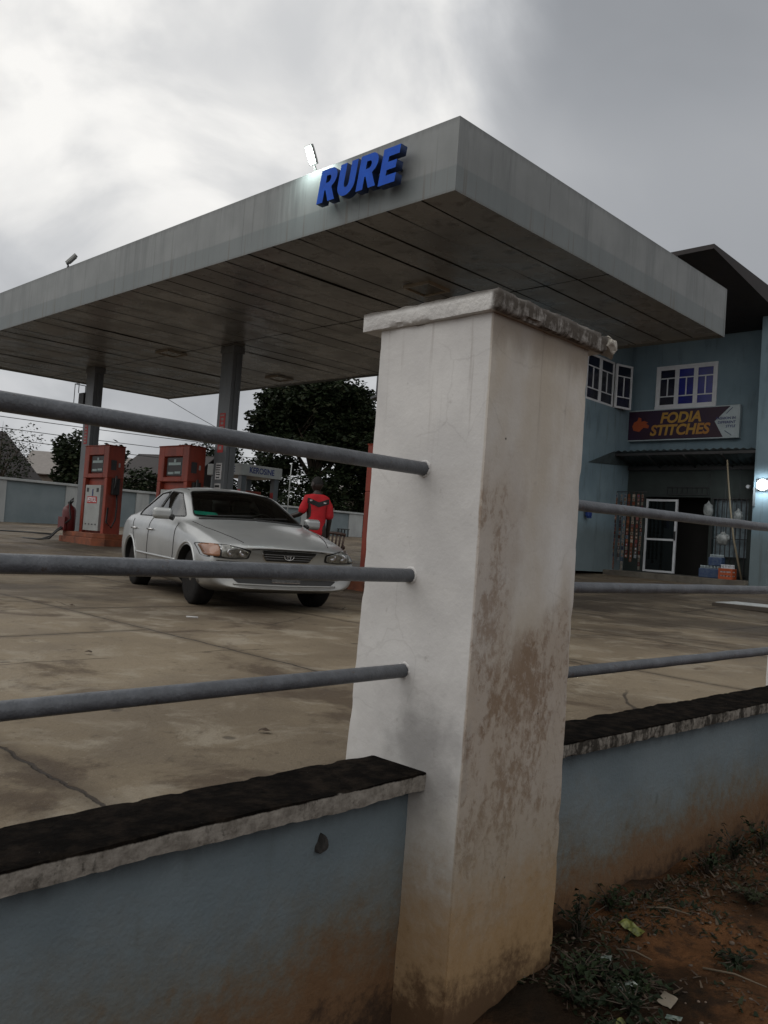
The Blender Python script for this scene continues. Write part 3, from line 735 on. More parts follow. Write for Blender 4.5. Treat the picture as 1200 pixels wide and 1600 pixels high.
Up = [(0, 1)] + arc(.5, .36, .5, .36, 180, 360, 12) + [(1, 1), (.64, 1)] + arc(.5, .38, .14, .13, 0, -180, 6) + [(.36, 1)]
Ep = [(0, 0), (.94, 0), (.94, .24), (.36, .24), (.36, .39), (.86, .39), (.86, .61), (.36, .61), (.36, .76), (.94, .76), (.94, 1), (0, 1)]
letter('letter_r', Rp, Rh, 2.15, 5.70, .32, .42)
letter('letter_u', Up, [], 1.79, 5.695, .31, .41)
letter('letter_r', Rp, Rh, 1.43, 5.69, .32, .42)
letter('letter_e', Ep, [], 1.05, 5.66, .29, .43)
for ob in sg.children: pass
for t in (2.08, 1.92, 1.70, 1.55, 1.34, 1.20, .98, .85):
    b = MB(); p = A_+UU*t+Vector((0, 0, 5.88))-sg.location; b.tube([p+nf*.0, p+nf*.08], .02, 6); b.build('standoff_pin', M_dark, sg)

def floodlight(t, lit, label, tilt, yawoff=0):
    p = A_+UU*t+Vector((0, 0, ZT)) - VV*(-.03)
    root = empty('floodlight', p, math.atan2(nf.y, nf.x)+math.pi/2+yawoff, label, 'floodlight', 'floodlights on the canopy edge')
    # local -y faces the street
    b = MB(); b.tube([(0, .02, -.02), (0, -.01, .04), (0, -.045, .09)], .015, 8); b.box(-.05, -.02, -.004, .05, .06, .012)
    b.build('bracket', M_dark if not lit else M_lampgrey, root)
    Mt = Matrix.Translation((0, -.05, .085)) @ Matrix.Rotation(tilt, 4, 'X')
    b = MB(Mt); b.box(-.065, -.012, .0, .065, .030, .25)
    for k in range(5): b.box(-.055+.026*k, .030, .04, -.05+.026*k, .045, .22)
    b.build('housing', M_lampgrey, root, .006)
    b = MB(Mt); b.box(-.05, -.017, .02, .05, -.0125, .235)
    o = b.build('lens', M_lamp if lit else M_lampwhite, root)
    if lit:
        l = bpy.data.lights.new('flood_lamp', 'SPOT'); l.energy = 45; l.spot_size = rad(150); l.spot_blend = .8; l.color = (.85, 1, .95); l.shadow_soft_size = .08
        lo = bpy.data.objects.new('flood_lamp', l); COL.objects.link(lo); lo.parent = root; lo.location = (0, -.20, .22); lo.rotation_euler = (rad(48), 0, 0)
    return root
floodlight(2.46, True, 'lit floodlight glowing white above the blue letters', rad(28))
floodlight(9.62, False, 'unlit floodlight on the far left stretch of the canopy edge', rad(-42), rad(-40))

# floodlight in a wire frame on the far column
fb = empty('cage_floodlight', cols[0]+Vector((0, 0, 4.6)), FA, 'black floodlight in a wire bracket on the far column', 'floodlight')
b = MB(); b.box(-.52, -.16, -.10, -.24, .06, .20); b.build('housing', M_dark, fb, .01)
b = MB()
for y in (-.18, .12):
    b.tube([(-.24, y, -.16), (-.72, y, -.16), (-.72, y, .46), (-.24, y, .46)], .011, 6)
for z in (-.16, .46): b.tube([(-.72, -.18, z), (-.72, .12, z)], .011, 6); 
b.tube([(-.5, -.18, .46), (-.5, -.18, .2)], .011, 6)
b.build('wire_frame', M_dark, fb)

# notices on the columns (on the face towards the street)
def notice(col, x, z, w, h, label, back, rows, name='column_notice', title=None):
    c = cols[col]; Mf = frame(c, FA)
    right = Mf.to_3x3() @ Vector((1, 0, 0)); n = Mf.to_3x3() @ Vector((0, -1, 0)); o_ = Mf @ Vector((x, -.1315, z))
    root = empty(name, o_, 0, label, 'notice')
    M = face_M((0, 0, 0), right, n)
    b = MB(M); b.box(-w/2, -h/2, 0, w/2, h/2, .003); b.build('sheet', back, root)
    for (ry, rh, rw) in rows:
        b = MB(M); b.box(-rw*w/2, ry*h-rh*h/2, .0035, rw*w/2*(.8+.2*math.cos(ry*40)), ry*h+rh*h/2, .0045)
        b.build('print_line', mat('faded_print', (.33, .27, .26), .7) if back is M_red else M_dark, root)
    return root
notice(1, .0, 3.80, .20, .36, 'red and white notice highest on the middle column', M_red, [(.36, .10, .8), (.12, .16, .5), (-.12, .16, .5), (-.36, .10, .8)])
notice(1, .0, 3.24, .20, .26, 'red bordered notice on the middle column just under the pipe rail', M_red, [(.3, .12, .8), (-.1, .3, .6)])
notice(1, .0, 2.70, .22, .36, 'white printed notice low on the middle column above the car roof', M_paper, [(.36, .08, .8), (.22, .06, .85), (.08, .06, .85), (-.06, .06, .8), (-.2, .06, .7), (-.38, .07, .6)])
notice(1, .0, 2.33, .22, .20, 'small white notice lowest on the middle column', M_paper, [(.2, .25, .85), (-.2, .12, .7)])
notice(0, .0, 3.68, .17, .52, 'tall red notice on the far column above the petrol pump', M_red, [(.42, .07, .8), (.26, .08, .7), (.10, .09, .8), (-.06, .09, .8), (-.22, .09, .8), (-.38, .09, .8)])

# ------------------------------------------------------------------ pumps
def make_pump(loc, label, text_parts=True):
    root = empty('fuel_pump', loc, FA, label, 'fuel pump', 'orange fuel pumps under the canopy')
    W2, D2, H = .59, .22, 2.40        # local: front faces -y, width along x ; z from ground
    b = MB()
    # the orange casing: a frame round the white cabinet and a head box with a display recess
    b.box(-W2, -D2, .26, -.46, D2, 1.62); b.box(.46, -D2, .26, W2, D2, 1.62)
    b.box(-.46, -D2+.10, .26, .46, D2, 1.62)
    b.box(-W2, -D2, 1.62, -.36, D2, H); b.box(.36, -D2, 1.62, W2, D2, H)
    b.box(-.36, -D2, 1.62, .36, D2, 1.72); b.box(-.36, -D2, 2.18, .36, D2, H)
    b.box(-.36, -D2+.09, 1.72, .36, D2, 2.18)
    b.box(-W2-.012, -D2-.012, H, W2+.012, D2+.012, H+.025)
    b.build('casing', M_orange, root, .012)
    b = MB(); b.box(-.40, -D2-.004, .32, .34, -D2+.098, 1.44); cb = b.build('cabinet_door', M_white, root, .006)
    for x in (-.28, .20):
        b = MB(); b.box(x-.05, -D2-.009, 1.27, x+.05, -D2-.005, 1.37); b.build('lock', M_dark, cb)
    for x in (-.27, -.11, .05, .21):
        b = MB(); b.box(x-.03, -D2-.009, .46, x+.03, -D2-.005, .49); b.build('vent_slot', M_dark, cb)
    b = MB(); b.box(-.05, -D2-.012, 1.17, -.01, -D2-.005, 1.34); b.build('handle', M_navy, cb)
    b = MB(); b.box(-.28, -D2-.008, .99, .20, -D2-.0045, 1.16); b.build('name_plate', M_red, cb)
    text('lettering', 'PETROL', .155, face_M((-.04, -D2-.0115, 1.072), (1, 0, 0), (0, -1, 0)), M_whitefr, cb, .001, .004, 0, sx=.78)
    b = MB(); b.box(-.30, -D2+.05, 1.76, .30, -D2+.088, 2.16); db = b.build('display_housing', M_dark, root)
    for q in ((-.24, 1.99, .24, 2.05), (-.03, 2.055, .05, 2.12), (-.24, 1.79, -.02, 1.84), (.02, 1.80, .24, 1.85)):
        b = MB(); b.box(q[0], -D2+.042, q[1], q[2], -D2+.049, q[3]); b.build('display_strip', mat('display_grey', (.26, .34, .33), .3), db)
    # side towards the right: nozzle, holster and hose
    b = MB(); b.box(W2+.001, -.10, 1.22, W2+.10, .08, 1.62); b.tube([(W2+.06, -.01, 1.60), (W2+.16, -.06, 1.66), (W2+.19, -.08, 1.54), (W2+.15, -.08, 1.36)], .028, 8)
    b.build('nozzle', M_black, root, .01)
    b = MB(); b.tube([(W2+.05, .04, 1.24), (W2+.08, .05, .95), (W2+.10, .02, .62), (W2+.16, -.10, .42), (W2+.12, -.22, .55), (W2+.04, -.16, .9)], .02, 8); b.build('hose', M_black, root)
    b = MB(); b.box(W2+.001, -.14, 1.82, W2+.012, .0, 2.06); b.build('side_display', M_dark, root)
    b = MB(); b.box(W2+.001, .06, 1.90, W2+.012, .10, 2.0); b.build('side_switch', M_white, root)
    b = MB()
    pl = [(-1.0, -.52), (.62, -.52), (.86, -.30), (.86, .50), (-1.0, .50)]
    b.prism(pl, -.1, .15); b.prism([(x*.93, y*.9) for x, y in pl], .15, .27)
    b.build('plinth', M_plinth, root, .015)
    return root
# positions: front-face corner measured, centre is .62 left and .24 behind
def pump_at(corner, label):
    c = Vector((corner[0], corner[1], 0)); R_ = Matrix.Rotation(FA, 3, 'Z')
    p = c + R_ @ Vector((-.59, .22, 0)); return Vector((p.x, p.y, gz(p.y)))
p1 = make_pump(pump_at((-6.71, 19.7), ''), 'orange petrol pump on the far left beside a fire extinguisher')
p2 = copy_tree(p1); p2.location = pump_at((-4.30, 17.7), ''); p2['label'] = 'orange pump behind the rear end of the silver car'
p3 = copy_tree(p1); p3.location = pump_at((.53, 12.83), ''); p3['label'] = 'orange pump mostly hidden behind the white pillar'

# fire extinguisher with hoses at the plinth
R3 = Matrix.Rotation(FA, 3, 'Z')
ext = empty('fire_extinguisher', p1.location + R3 @ Vector((-.88, -.36, .27)), FA, 'dark red fire extinguisher standing on the pump plinth', 'extinguisher')
b = MB(); b.lathe([(.15, 0), (.165, .03), (.165, .50), (.14, .58), (.06, .64), (.04, .68)], seg=20); b.box(-.17, -.19, .0, .17, -.14, .34); b.build('tank', M_redpaint, ext)
b = MB(); b.lathe([(.05, .68), (.05, .72), (.02, .75)], seg=12); b.tube([(0, 0, .74), (.16, 0, .82), (.22, -.05, .70)], .014, 6); b.tube([(0, 0, .72), (.14, .02, .74)], .012, 6)
b.build('valve', M_black, ext)
b = MB(); b.tube([(.02, -.02, .74), (.18, -.10, .70), (.26, -.12, .50), (.30, -.10, .30), (.20, -.18, .18)], .018, 8); b.build('hose', M_black, ext)
hz_ = gz(19.8)
b = MB(); b.tube([(.05, -.10, .16), (-.02, -.26, .02), (-.15, -.36, -.16), (-.40, -.50, -.255), (-.95, -.65, -.262), (-1.35, -.55, -.262)], .022, 8)
b.tube([(.12, -.12, .12), (.06, -.30, -.02), (-.08, -.42, -.22), (-.35, -.62, -.258), (-.8, -.75, -.262)], .022, 8)
o = b.build('ground_hose', M_black); o.location = ext.location; o.rotation_euler = (0, 0, FA); tag(o, 'black hoses trailing over the ground from the petrol pump plinth', 'hose')

# kerosine stand beyond the canopy
ks = empty('kerosine_stand', (-4.20, 24.9, gz(24)), FA, 'small kerosine pump stand with lettered white roof box', 'kerosine stand')
kz = 3.08-gz(24)
b = MB(); b.box(-1.25, -.62, kz, .45, .95, kz+.34); b.build('sign_box', M_white, ks, .01)
text('lettering', 'KEROSINE', .245, face_M((.453, .16, kz+.17), (0, 1, 0), (1, 0, 0)), M_navy, ks, .001, .006, 0, sx=.86)
text('lettering', 'KEROSINE', .245, face_M((-.35, -.623, kz+.17), (1, 0, 0), (0, -1, 0)), M_navy, ks, .001, .006, 0, sx=.9)
for x, y in ((-1.05, -.45), (.30, -.45), (.30, .80), (-1.05, .80)):
    b = MB(); b.box(x-.09, y-.09, -.1, x+.09, y+.09, kz+.002); pp = b.build('post', M_column, ks, .008)
    b = MB(); b.box(x-.07, y-.094, kz-.75, x+.07, y-.091, kz-.42); b.build('post_notice', M_red, pp)
b = MB(); b.box(-.85, -.15, 0, .12, .45, kz-.42); b.build('pump_body', M_orange, ks, .02)
b = MB(); b.tube([(.12, .1, kz-1.1), (.22, .0, kz-.9), (.16, -.2, kz-.6), (.0, -.3, kz-.4)], .02, 6); b.build('hose', M_black, ks)

# ------------------------------------------------------------------ far boundary wall
FW0 = Vector((-15.876, 34.0, 0)); fv = Vector((.707, .707, 0)); FWA = rad(45)
cuts = [(-6, 0.15, 0), (.15, 2.69, 1), (2.69, 3.25, 0), (3.25, 6.05, 1), (6.05, 6.7, 0), (6.7, 9.4, 1), (9.4, 10.0, 0), (10.0, 12.7, 1), (12.7, 13.3, 0), (13.3, 16.0, 1), (16.0, 17.6, 0), (17.6, 19.6, 1), (19.6, 20.7, 0)]
bw = empty('boundary_wall', FW0, FWA, 'long low wall of white piers and blue panels at the back of the forecourt', 'wall')
for a, c, k in cuts:
    b = MB()
    if k: b.box(a, .03, .6, c, .17, 2.86)
    else: b.box(a, -.03, .6, c, .24, 2.86)
    b.build('panel' if k else 'pier', M_farwall if k else M_whitepaint, bw)
b = MB(); b.box(-6, -.10, 2.86, 20.75, .30, 2.96); b.build('coping', M_whitepaint, bw, .01)
b = MB(frame(FW0+fv*18.9+Vector((.25, -.25, 0)), FWA)); zg = gz(47)
for x in (-.25, .25):
    for y in (-.15, .15): b.box(x-.025, y-.025, zg-.1, x+.025, y+.025, zg+.4)
b.box(-.3, -.2, zg+.4, .3, .2, zg+.45)
tag(b.build('stool', M_dark), 'small black stool standing against the far wall', 'stool')

# ------------------------------------------------------------------ vegetation and things beyond the wall
def leaf_cloud(b, blobs, n, size, rnd, flat=.4):
    tot = sum(r[3]*r[4]*r[5] for r in blobs) if len(blobs[0]) > 5 else 1
    for bl in blobs:
        cx, cy, cz, rx, ry, rz = bl
        k = int(n*rx*ry*rz/tot)
        for _ in range(k):
            d = Vector((rnd.gauss(0, 1), rnd.gauss(0, 1), rnd.gauss(0, 1))).normalized()*(rnd.random()**.40)
            p = Vector((cx+d.x*rx, cy+d.y*ry, cz+d.z*rz)) + noise.noise_vector(Vector((d.x*3, d.y*3, d.z*3+cx)))*rx*.28
            if noise.noise(p*.9/max(.4, rx*.35)) < -.22: continue
            s = size*rnd.uniform(.6, 1.4); a = Vector((rnd.uniform(-1, 1), rnd.uniform(-1, 1), rnd.uniform(-flat, flat))).normalized()
            c = a.cross(Vector((rnd.uniform(-1, 1), rnd.uniform(-1, 1), rnd.uniform(-1, 1)))).normalized()*s*.5
            a = a*s
            b.mi = 0 if rnd.random() < .5 else (1 if rnd.random() < .7 else 2)
            f = b.bm.faces.new([b._v(p-a), b._v(p-a*.1+c), b._v(p+a), b._v(p-a*.1-c)]); f.material_index = b.mi
def tree(name, base, trunk_h, r0_, limbs, blobs, n, leaf, label, cat='tree', group=None, seed=1):
    rnd = random.Random(seed); root = empty(name, base, 0, label, cat, group)
    b = MB(); b.tube([(0, 0, -.3), (.05, .02, trunk_h*.5), (0, 0, trunk_h)], [r0_, r0_*.8, r0_*.62], 10)
    for q in limbs:
        e = Vector(q); m1 = Vector((e.x*.35, e.y*.35, trunk_h+(e.z-trunk_h)*.45))
        b.tube([(0, 0, trunk_h*.85), m1, e], [r0_*.5, r0_*.32, r0_*.08], 7)
        for _ in range(3):
            e2 = m1.lerp(e, rnd.uniform(.3, .8)); b.tube([e2, e2+Vector((rnd.uniform(-1, 1), rnd.uniform(-1, 1), rnd.uniform(.1, .9)))*(e.length*.22)], [r0_*.14, r0_*.03], 5)
    b.build('trunk', M_bark, root)
    b = MB(); leaf_cloud(b, blobs, n, leaf, rnd)
    bmx = b.bm; me = bpy.data.meshes.new('crown'); bmx.to_mesh(me); bmx.free()
    for q in M_leaf: me.materials.append(q)
    o = bpy.data.objects.new('crown', me); COL.objects.link(o); o.parent = root
    return root
# the big dark tree
def bigtree():
    rnd = random.Random(11); bl = [(0, 0, 8.3, 3.6, 3.2, 1.7), (-1.8, 0, 7.3, 2.4, 2.2, 1.3), (2.4, .5, 7.2, 2.2, 2.2, 1.6), (.4, 0, 9.0, 2.4, 2.2, 1.2), (3.0, 0, 6.0, 1.3, 1.6, 1.5), (-3.0, 0, 6.0, 1.6, 1.6, .8), (0, 0, 5.9, 3.6, 2.8, .9), (2.4, 0, 4.6, 2.0, 1.8, .9), (-2.2, 0, 4.2, 1.4, 1.6, .7)]
    for _ in range(26):
        a = rnd.uniform(0, 6.28); r_ = rnd.uniform(2.2, 4.4); bl.append((r_*math.cos(a), r_*.8*math.sin(a), rnd.uniform(5.6, 9.6)-abs(r_-2)*.5, rnd.uniform(.5, 1.1), rnd.uniform(.5, 1.1), rnd.uniform(.35, .8)))
    limbs = [(-3.6, 0, 6.6), (-2.2, .6, 8.2), (-.6, -.5, 9.2), (1.2, .6, 9.2), (2.6, -.4, 8.0), (3.9, .3, 6.2), (-1.2, -1.5, 6.8), (1.8, 1.6, 7.2)]
    tree('broad_tree', (-4.6, 52, 1.5), 3.9, .34, limbs, bl, 70000, .15, 'tall broad dark tree rising beyond the far wall right of the middle column', seed=5)
bigtree()
def bush(x, y, w, h, n, leaf, label, seed, z0=1.2, name='bush', lean=0):
    rnd = random.Random(seed); bl = [(0, 0, h*.5, w*.42, w*.4, h*.42)]
    for _ in range(9): bl.append((rnd.uniform(-w*.4, w*.4), rnd.uniform(-w*.3, w*.3), h*rnd.uniform(.35, .85), w*rnd.uniform(.12, .24), w*rnd.uniform(.12, .24), h*rnd.uniform(.1, .2)))
    tree(name, (x, y, z0), h*.35, .12, [(-w*.3, 0, h*.8), (w*.3, 0, h*.75), (0, 0, h*.9), (w*.1, .3, h*.7)], bl, n, leaf, label, cat='bush' if name == 'bush' else 'tree', seed=seed, group='bushes and small trees behind the far wall')
bush(-15.0, 40.5, 3.4, 4.6, 8360, .12, 'dense dark green bush behind the petrol pump', 21)
bush(-18.2, 38.5, 3.2, 4.7, 3600, .065, 'thin small tree with sparse leaves at the far left beyond the wall', 22, name='sparse_tree')
bush(-12.4, 58, 4.2, 7.0, 9240, .12, 'dark tree showing just left of the middle column', 23, name='small_tree')
bush(-8.6, 57, 4.2, 6.4, 9240, .12, 'dark tree behind the kerosine stand', 24, name='small_tree')
bush(-1.2, 54, 4.4, 5.9, 9240, .12, 'dark bush above the far wall between the person and the pillar', 25)
bush(-4.5, 51, 4.6, 4.9, 10120, .12, 'dark bush above the far wall behind the person', 26)
bush(1.6, 56, 4.4, 5.6, 6600, .12, 'dark bush hidden mostly behind the white pillar', 27)
bush(-13.6, 48, 5.0, 3.6, 5720, .12, 'low dark bush behind the wall between the two pumps', 28)
def roof_house(name, x, y, w, d, zw, zr, ang, wallm, roofm, label):
    root = empty(name, (x, y, 1.2), ang, label, 'house')
    b = MB(); b.box(-w/2, -d/2, -.4, w/2, d/2, zw); b.build('wall', wallm, root)
    b = MB(); e = .35
    for s in (-1, 1): b.face([(-w/2-e, s*(d/2+e), zw-.1), (w/2+e, s*(d/2+e), zw-.1), (w/2+e, 0, zr), (-w/2-e, 0, zr)])
    for s in (-1, 1): b.face([(s*w/2, -d/2, zw), (s*w/2, d/2, zw), (s*w/2, 0, zr-.12)])
    o = b.build('roof', roofm, root); so = o.modifiers.new('thick', 'SOLIDIFY'); so.thickness = .08
    for q in (-.25, .25):
        b = MB(); b.box(w*q-.5, -d/2-.02, 1, w*q+.5, -d/2-.001, 2.1); b.build('window', M_glassdk, root)
M_pale = mat('pale_house_wall', (.20, .17, .14), .85); M_rust = mat('rusty_roof', (.05, .035, .028), .8); M_palet = mat('pale_tin_roof', (.20, .18, .165), .6)
roof_house('gabled_house', -24.5, 45, 7, 7, 2.0, 5.0, rad(62), M_pale, M_roofdk, 'house with a steep dark roof at the far left')
roof_house('pale_house', -21.0, 60, 9, 6, 3.2, 4.9, rad(8), M_pale, M_palet, 'pale low roofed house left of the petrol pump in the distance')
roof_house('dark_house', -14.5, 56, 5.5, 6, 3.0, 5.0, rad(-20), M_pale, M_roofdk, 'low house with a black roof between the two orange pumps')
roof_house('hut', .8, 66, 10, 5, 3.7, 4.6, rad(10), M_pale, M_palet, 'pale roofed building glimpsed through leaves behind the person')

def tank_tower(x, y, z0, h, s, label, tank_r, tank_h, name='water_tower'):
    root = empty(name, (x, y, z0), rad(20), label, 'water tank')
    b = MB()
    for a in (-s, s):
        for c in (-s, s): b.tube([(a, c, -.3), (a*.9, c*.9, h)], .05, 6)
    nb = max(1, int(h/1.2))
    for i in range(nb):
        z1, z2 = h*i/nb, h*(i+1)/nb
        for q in ((-s, -s, s, -s), (s, -s, s, s), (s, s, -s, s), (-s, s, -s, -s)):
            b.tube([(q[0], q[1], z1), (q[2], q[3], z2)], .022, 5); b.tube([(q[0], q[1], z2), (q[2], q[3], z2)], .028, 5)
    b.build('tower_frame', M_dark, root)
    b = MB(); b.box(-s*1.9, -s*1.5, h, s*1.5, s*1.5, h+.09); b.build('platform', M_dark, root)
    b = MB(); b.tube([(-s*1.9, -s*1.5, h), (-s*1.9, -s*1.5, h+.55), (-s*.9, -s*1.5, h+.6)], .022, 5); b.build('railing', M_dark, root)
    b = MB(); b.lathe([(tank_r*.95, h+.09), (tank_r, h+.2), (tank_r, h+tank_h*.8), (tank_r*.75, h+tank_h*.95), (tank_r*.25, h+tank_h)], seg=20); b.build('tank', M_black, root)
tank_tower(-.05, 33, 1.1, 6.05, .36, 'tall lattice tower with a black water tank beside the white pillar', .62, 1.3)
tank_tower(-19.0, 60, 1.3, 3.2, .38, 'small black water tank on a low stand far off between the pumps', .52, 1.0)
# thin flag pole and power lines
b = MB(); b.tube([(0, 0, -.2), (.02, 0, 2.5), (.05, 0, 3.5)], .022, 8); o = b.build('flag_pole', M_white); o.location = (-4.6, 39, gz(39)); tag(o, 'thin white pole standing behind the silver car', 'pole')
def wire(p, q, sag, label, r=.012):
    p, q = Vector(p), Vector(q); b = MB(); o0 = p
    pts = [p.lerp(q, i/24)-o0 - Vector((0, 0, sag*4*(i/24)*(1-i/24))) for i in range(25)]
    b.tube(pts, r, 5); o = b.build('power_line', M_dark); o.location = o0; tag(o, label, 'cable', 'overhead cables behind the station')
wire((-30, 42, 7.2), (8, 75, 8.6), .5, 'upper overhead cable crossing the sky at the far left', .022)
wire((-30, 42, 6.6), (8, 75, 8.0), .6, 'middle overhead cable crossing the sky at the far left', .022)
wire((-30, 42, 6.05), (8, 75, 7.4), .7, 'lower overhead cable crossing the sky at the far left', .022)
wire((-10.8, 26, 7.6), (-6.6, 40, 5.6), .25, 'single slanting cable seen between the two near columns', .012)

# ------------------------------------------------------------------ shop building
BO = Vector((6.969, 23.6, 0)); BA = rad(-44)
bd = empty('shop_building', (BO.x, BO.y, 1.0), BA, 'two storey blue rendered shop building with a big dark roof', 'building')
def bz(z): return z-1.0
def wall_hole(b, x0, x1, z0, z1, y0, y1, holes):
    """wall slab in the xz plane with rectangular holes; y0 front, y1 back"""
    xs = sorted({x0, x1, *[h[0] for h in holes], *[h[1] for h in holes]}); zs = sorted({z0, z1, *[h[2] for h in holes], *[h[3] for h in holes]})
    for i in range(len(xs)-1):
        for j in range(len(zs)-1):
            cx, cz = (xs[i]+xs[i+1])/2, (zs[j]+zs[j+1])/2
            if any(h[0] < cx < h[1] and h[2] < cz < h[3] for h in holes): continue
            b.box(xs[i], y0, bz(zs[j]), xs[i+1], y1, bz(zs[j+1]))
b = MB()
wall_hole(b, 0, 3.86, 4.2, 7.75, 0, .22, [(.76, 2.37, 5.74, 6.83)])
b.build('facade_wall', M_build, bd)
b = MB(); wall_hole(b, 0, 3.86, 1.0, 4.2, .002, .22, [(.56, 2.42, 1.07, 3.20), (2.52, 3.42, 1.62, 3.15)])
b.build('porch_wall', mat('porch_shade_green', (.035, .047, .044), .7, col2=(.022, .030, .028), scale=2), bd)  # shade under the awning is put into this darker wall colour
Mside = Matrix.Rotation(-math.pi/2, 4, 'Z')        # wing wall: its own x runs along -y
b = MB(Mside @ Matrix.Identity(4))
# wing wall plane x=0, running y 0 -> -4.6 ; in rotated axes x' = -y
b = MB(); 
def wing_box(y0, y1, z0, z1): b.box(-.22, y0, bz(z0), 0, y1, bz(z1))
wing_box(-4.6, -2.62, 1.0, 7.6); wing_box(-2.62, -.55, 1.0, 5.6); wing_box(-2.62, -.55, 6.86, 7.6); wing_box(-.55, -.001, 1.0, 7.6)
b.box(-4.4, -4.6, bz(1.0), -.22, -4.4, bz(7.6)); b.box(-4.4, -4.4, bz(1.0), -4.2, 4, bz(7.6))
b.build('wing_wall', M_build, bd)
b = MB(); b.box(3.861, -.95, bz(.8), 4.28, .22, bz(7.75)); b.box(4.0, .22, bz(.8), 4.28, 5, bz(7.75)); b.build('end_wall', M_build, bd, .01)
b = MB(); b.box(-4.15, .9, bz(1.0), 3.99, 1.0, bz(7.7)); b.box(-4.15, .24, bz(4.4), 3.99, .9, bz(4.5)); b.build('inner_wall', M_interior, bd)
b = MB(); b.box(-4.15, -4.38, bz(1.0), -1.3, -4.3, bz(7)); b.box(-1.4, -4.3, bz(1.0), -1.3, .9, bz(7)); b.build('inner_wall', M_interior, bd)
b = MB(); b.box(.0, -1.15, bz(.7), 3.86, 0, bz(1.068)); b.box(0, 0, bz(.7), 3.86, .9, bz(1.066)); b.build('porch_floor', M_floor, bd, .01)
# roof
b = MB()
x0, x1, y0, y1 = -5.3, 4.27, -5.05, 7.0
ze, zi = bz(8.05), bz(7.60)
def quad(*p): b.face(p)
quad((x0, y0, ze), (x1, y0, ze), (x1, -.2, zi), (x0, -.2, zi)); quad((x0, -.2, zi), (x1, -.2, zi), (x1, y1, ze), (x0, y1, ze))
zr = ze+1.0; te = ze+.10
quad((x0, y0, ze), (x1, y0, ze), (x1, y0, te), (x0, y0, te)); quad((x1, y0, ze), (x1, -.2, zi), (x1, y1, ze), (x1, y1, te), (x1, y0, te))
quad((x0, y0, te), (x1, y0, te), (x1-4, 1, zr), (x0+4, 1, zr)); quad((x0, y1, te), (x1, y1, te), (x1-4, 1, zr), (x0+4, 1, zr))
b.face([(x1, y0, te), (x1, y1, te), (x1-4, 1, zr)]); b.face([(x0, y0, te), (x0, y1, te), (x0+4, 1, zr)])
b.build('roof', M_roofdk, bd)
def casement(parent, M, w, h, glass, left_open=0):
    fr = MB(M); t = .055
    fr.box(0, -.03, 0, t, .03, h); fr.box(w-t, -.03, 0, w, .03, h); fr.box(t, -.03, 0, w-t, .03, t); fr.box(t, -.03, h-t, w-t, .03, h)
    fr.box(t, -.022, h*.25, w-t, .022, h*.25+.03); fr.box(t, -.022, h*.72, w-t, .022, h*.72+.03); fr.box(w/2-.015, -.022, h*.25+.03, w/2+.015, .022, h*.72)
    o = fr.build('window', M_whitefr, parent)
    g = MB(M); g.box(t, -.006, t, w-t, .006, h-t); g.build('pane', glass, o)
for i in range(3):
    casement(bd, Matrix.Translation((.76+i*.537, .02, bz(5.74))), .53, 1.09, M_glassdk if i == 0 else M_glassblue)
b = MB(); b.box(.70, -.05, bz(5.66), 2.43, .0, bz(5.74)); b.box(.70, -.03, bz(6.83), 2.43, .0, bz(6.89)); b.box(.70, -.03, bz(5.74), .76, 0, bz(6.83)); b.box(2.37, -.03, bz(5.74), 2.43, 0, bz(6.83)); b.build('window_surround', M_whitefr, bd)
Mw = Matrix.Translation((-.03, -2.62, bz(5.6))) @ Matrix.Rotation(math.pi/2, 4, 'Z')
for i in range(2): casement(bd, Mw @ Matrix.Translation((i*.74, 0, 0)), .73, 1.26, M_glassdk)
casement(bd, Matrix.Translation((.02, -1.10, bz(5.6))) @ Matrix.Rotation(rad(72), 4, 'Z'), .60, 1.24, M_glassdk)
b = MB(); b.box(-.16, -1.10, bz(5.6), -.10, -.55, bz(6.86)); b.build('dark_reveal', M_interior, bd)
# awning of corrugated sheet with its end cheek
aw = empty('porch_awning', bd.matrix_basis @ Vector((2, -.5, bz(4.2))), BA, 'dark corrugated sheet awning over the shop porch', 'awning')
b = MB(); n = 120
fr_, bk = [], []
for i in range(n+1):
    x = -1.99 + 6.02*i/n*.995; c = math.sin(x*2*math.pi/.19)*.022
    fr_.append(b._v((x, -.44, .19-.02*i/n*5*.2+c + noise.noise(Vector((x*1.5, 2, 0)))*.02))); bk.append(b._v((x, .49, -.12+c)))
for i in range(n): f = b.bm.faces.new((fr_[i], fr_[i+1], bk[i+1], bk[i])); f.smooth = True
o = b.build('sheet', M_awning, aw); so = o.modifiers.new('t', 'SOLIDIFY'); so.thickness = .006
b = MB(); b.prism_y([(-1.985, -.28), (-1.985, -.29)], 0, 0) if False else None
vv = [b._v(p) for p in ((-1.99, -1.80, -.27), (-1.99, -.44, .19), (-1.99, .49, -.12), (-1.97, -1.80, -.27), (-1.97, -.44, .19), (-1.97, .49, -.12))]
for q in ((0, 1, 2), (5, 4, 3), (0, 3, 4, 1), (1, 4, 5, 2), (2, 5, 3, 0)): b.bm.faces.new([vv[i] for i in q])
b.build('end_cheek', M_awning, aw)
b = MB(); b.box(-1.97, -.40, .06, 1.98, -.34, .13); b.box(-1.97, .40, -.26, 1.84, .47, -.17); b.build('beam', M_dark, aw)
for x in (-1.0, 0, 1.0): 
    b = MB(); b.tube([(x, -.40, .05), (x, .42, -.2)], .02, 5); b.build('rafter', M_dark, aw)
